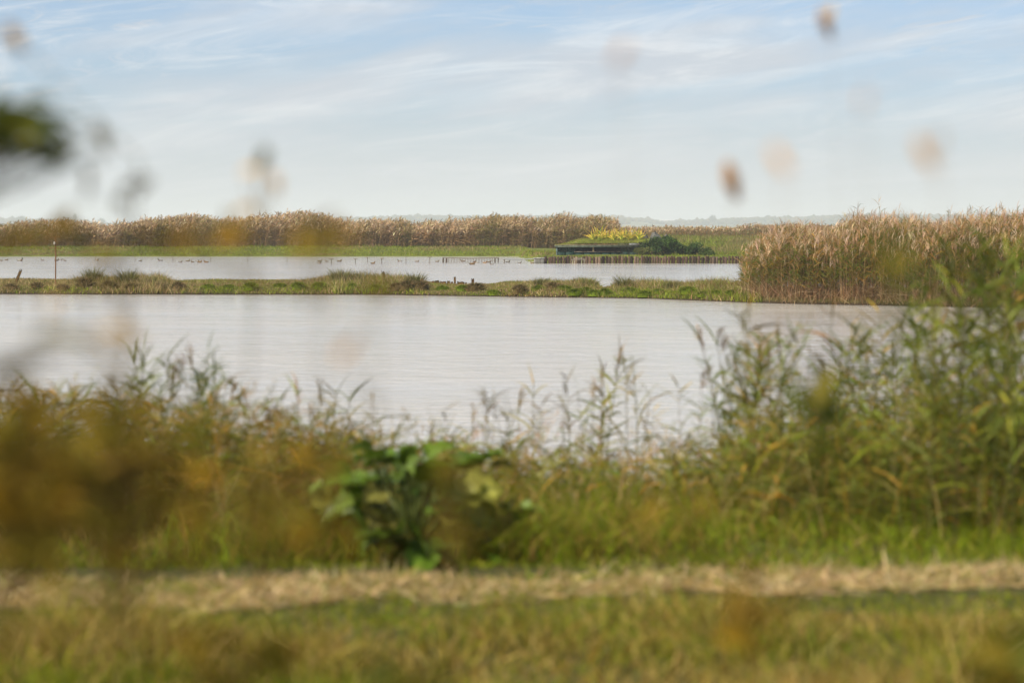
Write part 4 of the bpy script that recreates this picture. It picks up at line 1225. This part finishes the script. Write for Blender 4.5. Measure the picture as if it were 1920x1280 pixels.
# lower growth under them, too dense to count
A = Acc()
n = 3000
d = 12.6 + 6.0 * rng.random(n); px = rng.uniform(-420, 2340, n); x = PX(px, d)
z = near_h(x, d)
den = np.interp(px, DENSE[:, 0], DENSE[:, 1])
H = np.clip(PZ(den - 22, d) - z, 0.1, 1.3) * rng.uniform(0.45, 1.05, n)
keep = (rng.random(n) < np.where((px > 690) & (px < 1370), 0.5, 1.0)) & (z > -0.12) & (d > 12.4 + 1.2 * ((px > 600) & (px < 1400)))
for lo, hi, lc in ((-500, 690, RB + RO + RG[:2]), (690, 1370, RO + RG), (1370, 2500, RG + RG + RO)):
    s = keep & (px >= lo) & (px < hi)
    reeds(A, x[s], d[s], np.maximum(z[s], -0.1), H[s], leafn=13, leafL=0.24, leafW=0.015, stemW=0.006, plumen=0, plume_p=0, leaf_cols=lc, leaf_lo=0.05, stem_cols=RO, nseg=3, lean=0.16, wind=(0.0, 0))
put('undergrowth', A.mesh('shore_undergrowth', M_veg), kind='stuff', label='tangled leafy undergrowth along the near shore', cat='undergrowth')


# thin arching flower stems of the bank grasses
A = Acc()
n = 2600
d = 12.3 + 6.5 * rng.random(n); px = rng.uniform(-420, 2340, n); x = PX(px, d); z = near_h(x, d)
den = np.interp(px, DENSE[:, 0], DENSE[:, 1])
H = np.clip(PZ(den - 70, d) - z, 0.15, 1.25) * rng.uniform(0.35, 1.05, n) ** 1.2
ok = z > -0.08; x, d, z, H = x[ok], d[ok], z[ok], H[ok]; n = len(x)
dirs = updir(n, 0.22); bn = rng.normal(0, 0.22, (n, 3)); bn[:, 2] = -np.abs(bn[:, 2]) * 0.6
sc = pick(n, [(0.40, 0.30, 0.13), (0.26, 0.18, 0.06), (0.20, 0.19, 0.04), (0.34, 0.20, 0.09)])
base = np.stack([x, d, z], 1)
A.ribbons(base, dirs, bn, H, 0.0045, 5, 'stem', sc)
k = 7; r_ = np.repeat(np.arange(n), k); t = rng.uniform(0.80, 1.0, n * k)
pp = base[r_] + H[r_, None] * (dirs[r_] * t[:, None] + bn[r_] * (t ** 2)[:, None])
A.ribbons(pp, rng.normal(0, 0.5, (n * k, 3)) + dirs[r_], np.array([0, 0, -0.25]), rng.uniform(0.02, 0.08, n * k), 0.006, 2, 'oval', sc[r_] * rng.uniform(0.8, 1.2, (n * k, 1)))
put('flower_stems', A.mesh('bank_flower_stems', M_veg), kind='stuff', label='thin dry flowering grass stems along the near bank', cat='grass')


# ------------------------------------------------------------------ broad-leaved docks beside the path
def broad_leaf(L, Wd, curl, wave, col, name='leaf', mat=None, nu=9, nv=7):
    u = np.linspace(0, 1, nu); v = np.linspace(-1, 1, nv)
    U, Vv = np.meshgrid(u, v, indexing='ij')
    w = Wd / 2 * np.sin(np.pi * np.clip(0.10 + 0.86 * U, 0, 1)) ** 0.65 * (1 - 0.30 * U)
    ph = rng.uniform(0, 6)
    Y = Vv * w * (1 + 0.07 * np.sin(U * 17 + ph))
    X = L * (U - 0.12 * curl * U ** 2)
    Z = -curl * 0.55 * L * U ** 2 + 0.22 * Wd * np.abs(Vv) ** 1.3 - 0.02 * L + wave * Wd * np.abs(Vv) * np.sin(U * 15 + ph + Vv * 1.5)
    T = Acc(); C = np.repeat(np.asarray(col, float)[None], nu * nv, 0)
    rib = (np.abs(Vv) < 0.05).ravel(); C[rib] = C[rib] * 1.5 + np.array([0.02, 0.02, 0.01])
    T.grid(X, Y, Z, C)
    return T.mesh(name, mat or M_dock, smooth=True)


DL = [broad_leaf(1.0, 0.62 + 0.12 * (k % 3), 0.35 + 0.25 * (k % 4), 0.07, c) for k, c in enumerate([(0.075, 0.13, 0.010), (0.11, 0.17, 0.014), (0.055, 0.095, 0.008), (0.14, 0.20, 0.03), (0.085, 0.13, 0.010), (0.18, 0.17, 0.03)])]
T = Acc(); T.tube([(0, 0, 0), (0.5, 0, 0.03), (1.0, 0, 0)], [0.012, 0.009, 0.006], (0.10, 0.12, 0.03), k=5); PET = T.mesh('stalk', M_dock)


def dock(px, d, Hm, R, nl, label, seedy):
    x = PX(px, d); z = float(near_h(x, d))
    r = thing('dock_plant', label, 'dock', (x, d, z))
    rr = random.Random(seedy)
    for k in range(nl):
        a = k * 2.4 + rr.uniform(-0.3, 0.3)
        lvl = (k + 0.5) / nl
        ang = math.radians(22 + 55 * lvl + rr.uniform(-18, 18))          # petiole elevation
        pl = (0.28 + 0.36 * lvl) * Hm * rr.uniform(0.85, 1.1)
        L = R * rr.uniform(0.36, 0.76) * (1.12 - 0.35 * lvl)
        tipx = Vector((math.cos(a) * math.cos(ang), math.sin(a) * math.cos(ang), math.sin(ang))) * pl
        pt = put('stalk', PET, r, (0, 0, -0.01), (0, -ang, a), (pl, 1, 1))
        lf = put('leaf', DL[rr.randrange(6)], r, tipx, (rr.uniform(-0.9, 0.9), -ang * 0.55 + rr.uniform(-0.2, 0.75), a + rr.uniform(-0.7, 0.7)), (L * 0.82, L * rr.uniform(0.85, 1.15), L))


dock(775, 11.62, 0.86, 0.40, 60, 'large glossy broad-leaved dock behind the straw path', 3)
dock(700, 11.9, 0.80, 0.33, 26, 'leafy dock leaning against the left side of the large dock', 5)
dock(850, 12.0, 0.74, 0.34, 24, 'dark leafy dock against the right side of the large dock', 8)
dock(955, 12.0, 0.40, 0.24, 16, 'low spreading dock to the right of the large dock', 11)
dock(345, 14.8, 0.66, 0.24, 12, 'small dock lifting two broad leaves in the left-hand fringe', 14)
dock(455, 13.6, 0.55, 0.2, 10, 'small dock low in the grass left of the large dock', 15)
dock(1190, 16.4, 0.66, 0.2, 10, 'small dock at the water edge right of centre', 17)

# ------------------------------------------------------------------ weeds close to the lens
NL = {}
for k, cs in {'green': [(0.06, 0.075, 0.008), (0.085, 0.10, 0.012)], 'olive': [(0.12, 0.10, 0.010), (0.16, 0.125, 0.012)], 'ochre': [(0.21, 0.125, 0.008), (0.27, 0.155, 0.010)], 'brown': [(0.12, 0.078, 0.008), (0.16, 0.098, 0.009)], 'tan': [(0.52, 0.30, 0.10), (0.60, 0.36, 0.13)]}.items():
    NL[k] = [broad_leaf(1.0, 0.42 + 0.12 * q, 0.5 + 0.3 * q, 0.10, c, 'leaf', M_near, 7, 5) for q, c in enumerate(cs)]
NL['seed'] = []
for q in range(2):
    T = Acc(); T.tube([(0, 0, 0), (0.2, 0, 0.01), (0.5, 0.02, 0.0), (0.8, 0.01, 0.02), (1, 0, 0)], [0.05, 0.15, 0.19, 0.13, 0.03], (0.58, 0.30, 0.11), k=7)
    m = 60; tt = rng.random(m); dd = rng.normal(0, 1, (m, 3)); dd[:, 0] = 0.9
    T.ribbons(np.stack([tt, 0 * tt, 0 * tt], 1), dd, 0.0, 0.26, 0.07, 1, 'oval', pick(m, [(0.62, 0.36, 0.15), (0.50, 0.26, 0.09)]))
    NL['seed'].append(T.mesh('seed_head', M_near))


def weed(name, label, cat, d, stem_px, base_px, top_py, items, scol=(0.16, 0.11, 0.03), sr=0.0025, group=None):
    """items: (px, py, length in px, tilt degrees in the picture plane, kind)"""
    s = d / FPX
    xb = PX(base_px, d); z = float(near_h(xb, d))
    r = thing(name, label, cat, (xb, d, z), group=group)
    xt = PX(stem_px, d) - xb; zt = PZ(top_py, d) - z
    P = lambda t: np.array([xt * t ** 1.6, 0.02 * math.sin(t * 3), zt * t])
    T = Acc(); T.tube([P(t) for t in np.linspace(-0.03, 1, 9)], np.linspace(sr * 1.5, sr * 0.6, 9), scol, k=5); put('stem', T.mesh('stem', M_near), r)
    for i, (px, py, L, tilt, k) in enumerate(items):
        Lm = L * s
        c = np.array([PX(px, d) - xb, rng.normal(0, 0.05), PZ(py, d) - z])
        a = math.radians(tilt)
        yaw = rng.uniform(-0.5, 0.5)
        dirv = np.array([math.cos(a) * math.cos(yaw), math.sin(yaw), math.sin(a)])
        b = c - dirv * Lm * 0.5
        t = float(np.clip((b[2] - 0.06) / max(zt, 0.1), 0.05, 1)); p0 = P(t)
        if np.linalg.norm(p0 - b) > 0.012:
            T = Acc(); mid_ = (p0 + b) / 2 + np.array([0, 0, -0.02 * np.linalg.norm(p0 - b)]); T.tube([p0, mid_, b], [sr * 0.7, sr * 0.5, sr * 0.4], scol, k=4); put('twig', T.mesh('twig', M_near), r)
        q = Vector(dirv).to_track_quat('X', 'Z')
        o = put('seed_head' if k == 'seed' else 'leaf', NL[k][i % 2], r, b, scale=(Lm, Lm, Lm))
        o.rotation_euler = (q.to_matrix() @ Matrix.Rotation(rng.uniform(0.3, 1.3) * (1 if i % 2 else -1), 3, 'X')).to_euler()


def scatter(n, x0, x1, y0, y1, l0, l1, kinds, a0=-70, a1=80):
    return [(rng.uniform(x0, x1), rng.uniform(y0, y1), rng.uniform(l0, l1), rng.uniform(a0, a1), kinds[int(rng.integers(len(kinds)))]) for _ in range(n)]


# leafy sapling whose twigs reach in from the left edge
weed('sapling', 'blurred dark green leafy twigs reaching in from the upper left edge', 'sapling', 3.2, -70, -160, 150,
     scatter(22, -30, 128, 190, 292, 40, 85, ['green', 'green', 'olive'], -50, 60) + [(30, 235, 120, 12, 'green'), (60, 222, 100, -8, 'green'), (15, 250, 110, 20, 'green'), (95, 245, 90, -40, 'green'), (105, 285, 70, 60, 'olive'), (85, 300, 60, 20, 'green'), (20, 300, 55, -60, 'olive'),
      (200, 262, 60, -50, 'olive'), (0, 190, 70, 60, 'green'), (60, 245, 90, 30, 'green'), (175, 340, 75, -65, 'brown'), (180, 300, 30, -70, 'brown'), (-30, 260, 120, 5, 'green')], (0.05, 0.045, 0.02), 0.0032)
weed('dry_weed', 'blurred brown weed with curled leaves before the left sky', 'weed', 3.3, 260, 150, 300,
     [(285, 342, 70, 35, 'brown'), (232, 380, 40, -15, 'brown'), (268, 350, 40, 50, 'brown'), (40, 78, 60, -55, 'tan'), (112, 425, 95, 10, 'ochre'), (105, 410, 60, 60, 'brown'), (205, 492, 75, 80, 'ochre'), (200, 470, 60, 40, 'ochre'), (150, 440, 80, -20, 'olive'),
      (60, 440, 90, 15, 'brown'), (20, 450, 80, 40, 'ochre')], sr=0.0020)
weed('dry_weed', 'blurred tan weed with a forked tip left of the centre sky', 'weed', 3.3, 490, 400, 265,
     [(488, 290, 62, 62, 'olive'), (470, 312, 55, 30, 'tan'), (500, 335, 45, 110, 'tan'), (452, 388, 58, 35, 'ochre'), (430, 410, 55, 70, 'ochre'), (420, 440, 75, 20, 'ochre'), (380, 450, 70, -10, 'brown'), (520, 345, 40, -60, 'tan')], sr=0.0018)
weed('dry_weed', 'blurred ochre weed in front of the far reed belt left of centre', 'weed', 2.6, 610, 560, 400,
     [(600, 425, 75, 60, 'ochre'), (590, 455, 90, 20, 'olive'), (650, 440, 60, -30, 'ochre'), (560, 440, 60, 70, 'ochre'), (300, 450, 100, 10, 'brown'), (345, 440, 90, 30, 'ochre')], sr=0.0018)
weed('dry_weed', 'blurred reddish brown weed before the islet left of the piles', 'weed', 2.6, 700, 740, 505,
     [(700, 528, 62, 70, 'ochre'), (715, 545, 50, 30, 'brown'), (660, 640, 62, 70, 'tan'), (650, 655, 45, 40, 'tan')], sr=0.0016)
weed('dry_weed', 'blurred orange leaf tuft before the water at the left', 'weed', 2.5, 235, 300, 600,
     [(232, 632, 80, -40, 'ochre'), (215, 620, 60, 10, 'tan'), (245, 650, 50, 60, 'ochre'), (130, 632, 90, 5, 'olive'), (90, 625, 60, 30, 'olive'), (160, 650, 70, -20, 'tan'), (40, 680, 130, 25, 'brown'), (100, 560, 60, 70, 'tan')], sr=0.0018)
# heads of dry grass on the right, stems too thin to see
for px, py, L, tl, lab in ((1368, 342, 78, -72, 'blurred tan seed head hanging before the sky right of centre'), (1555, 44, 62, -65, 'blurred tan seed head near the top right of the sky'), (1616, 188, 34, 80, 'small faint grey seed head before the upper right sky'),
                           (1470, 300, 60, -60, 'faint pale seed head just right of the tan one'), (1762, 285, 70, -65, 'faint grey seed head low in the right sky'), (1165, 100, 46, 60, 'very faint seed head high in the middle sky')):
    dd = 4.2 if L > 76 or py < 60 else 2.5
    weed('dry_grass_stem', lab, 'grass stem', dd, px + 3, px + 70, py + 20, [(px, py, L, tl, 'seed')] + ([(px + 4, py - 20, L * 0.5, tl - 15, 'tan')] if L > 61 else []), (0.3, 0.2, 0.09), 0.0005)
# brown mass at the lower left
weed('dry_weed', 'large blurred brown leafy weed at the lower left', 'weed', 2.9, 210, 240, 690,
     scatter(80, 80, 390, 770, 1070, 40, 95, ['ochre', 'brown', 'brown', 'olive', 'olive']) + [(190, 790, 90, 80, 'ochre'), (175, 830, 100, 60, 'ochre')], sr=0.003)
weed('dry_weed', 'blurred dark brown weed along the left edge', 'weed', 2.7, 30, -10, 700,
     scatter(60, -60, 160, 740, 1130, 45, 105, ['brown', 'olive', 'brown', 'ochre']), sr=0.003)
weed('dry_weed', 'blurred olive brown weed left of the large dock', 'weed', 3.3, 480, 520, 800,
     scatter(44, 370, 660, 840, 1020, 35, 80, ['olive', 'brown', 'olive', 'ochre']), sr=0.002)
weed('dry_weed', 'blurred brown weed overlapping the right side of the large dock', 'weed', 3.0, 850, 890, 850,
     scatter(14, 800, 930, 850, 1010, 35, 75, ['brown', 'olive', 'brown']), sr=0.002)
weed('dry_weed', 'blurred ochre weed in front of the path right of centre', 'weed', 3.2, 1420, 1400, 1070,
     scatter(13, 1370, 1480, 1080, 1240, 50, 95, ['ochre', 'ochre', 'brown']), sr=0.002)
weed('dry_weed', 'blurred dark weed at the bottom left of centre', 'weed', 3.0, 420, 400, 1180,
     scatter(16, 330, 560, 1190, 1300, 50, 100, ['brown', 'olive', 'ochre']), sr=0.002)
weed('dry_weed', 'blurred brown weed before the green bank right of centre', 'weed', 3.4, 1300, 1290, 930,
     scatter(7, 1180, 1340, 930, 1040, 40, 80, ['brown', 'olive', 'ochre']), sr=0.002)
weed('green_weed', 'blurred upright green weed before the right-hand reed bed', 'weed', 2.9, 1680, 1660, 410,
     scatter(5, 1655, 1705, 420, 540, 40, 75, ['olive', 'green'], 60, 110), (0.08, 0.09, 0.02), 0.002)
weed('green_weed', 'blurred dark green weed in the bottom right corner', 'weed', 3.0, 1880, 1900, 1180,
     scatter(20, 1780, 1960, 1190, 1310, 50, 100, ['green', 'olive', 'brown']), (0.08, 0.09, 0.02), 0.002)
weed('green_weed', 'blurred dark green weed at the bottom middle', 'weed', 3.0, 760, 780, 1200,
     scatter(12, 680, 860, 1215, 1310, 50, 95, ['green', 'olive']), (0.08, 0.09, 0.02), 0.002)
weed('green_weed', 'blurred upright olive weed overlapping the right-hand thicket', 'weed', 4.2, 1530, 1520, 640,
     scatter(10, 1480, 1580, 700, 850, 45, 90, ['olive', 'green'], 60, 115), (0.08, 0.09, 0.02), 0.002)

# ------------------------------------------------------------------ haze in the air
m, nt, n_, l_ = new_mat('pale_haze')
out = n_.new('ShaderNodeOutputMaterial'); pv = n_.new('ShaderNodeVolumePrincipled')
pv.inputs['Color'].default_value = (0.90, 0.95, 1.0, 1); pv.inputs['Density'].default_value = 0.00021; pv.inputs['Anisotropy'].default_value = 0.05
l_.new(pv.outputs[0], out.inputs['Volume'])
T = Acc(); T.box((-4200, -60, -2.4), (4200, 8200, 56), (1, 1, 1))
me = T.mesh('haze', m)
bmh = bmesh.new(); bmh.from_mesh(me); bmesh.ops.recalc_face_normals(bmh, faces=bmh.faces); bmh.to_mesh(me); bmh.free()
put('haze', me, kind='stuff', label='thin pale haze over the marsh', cat='haze')
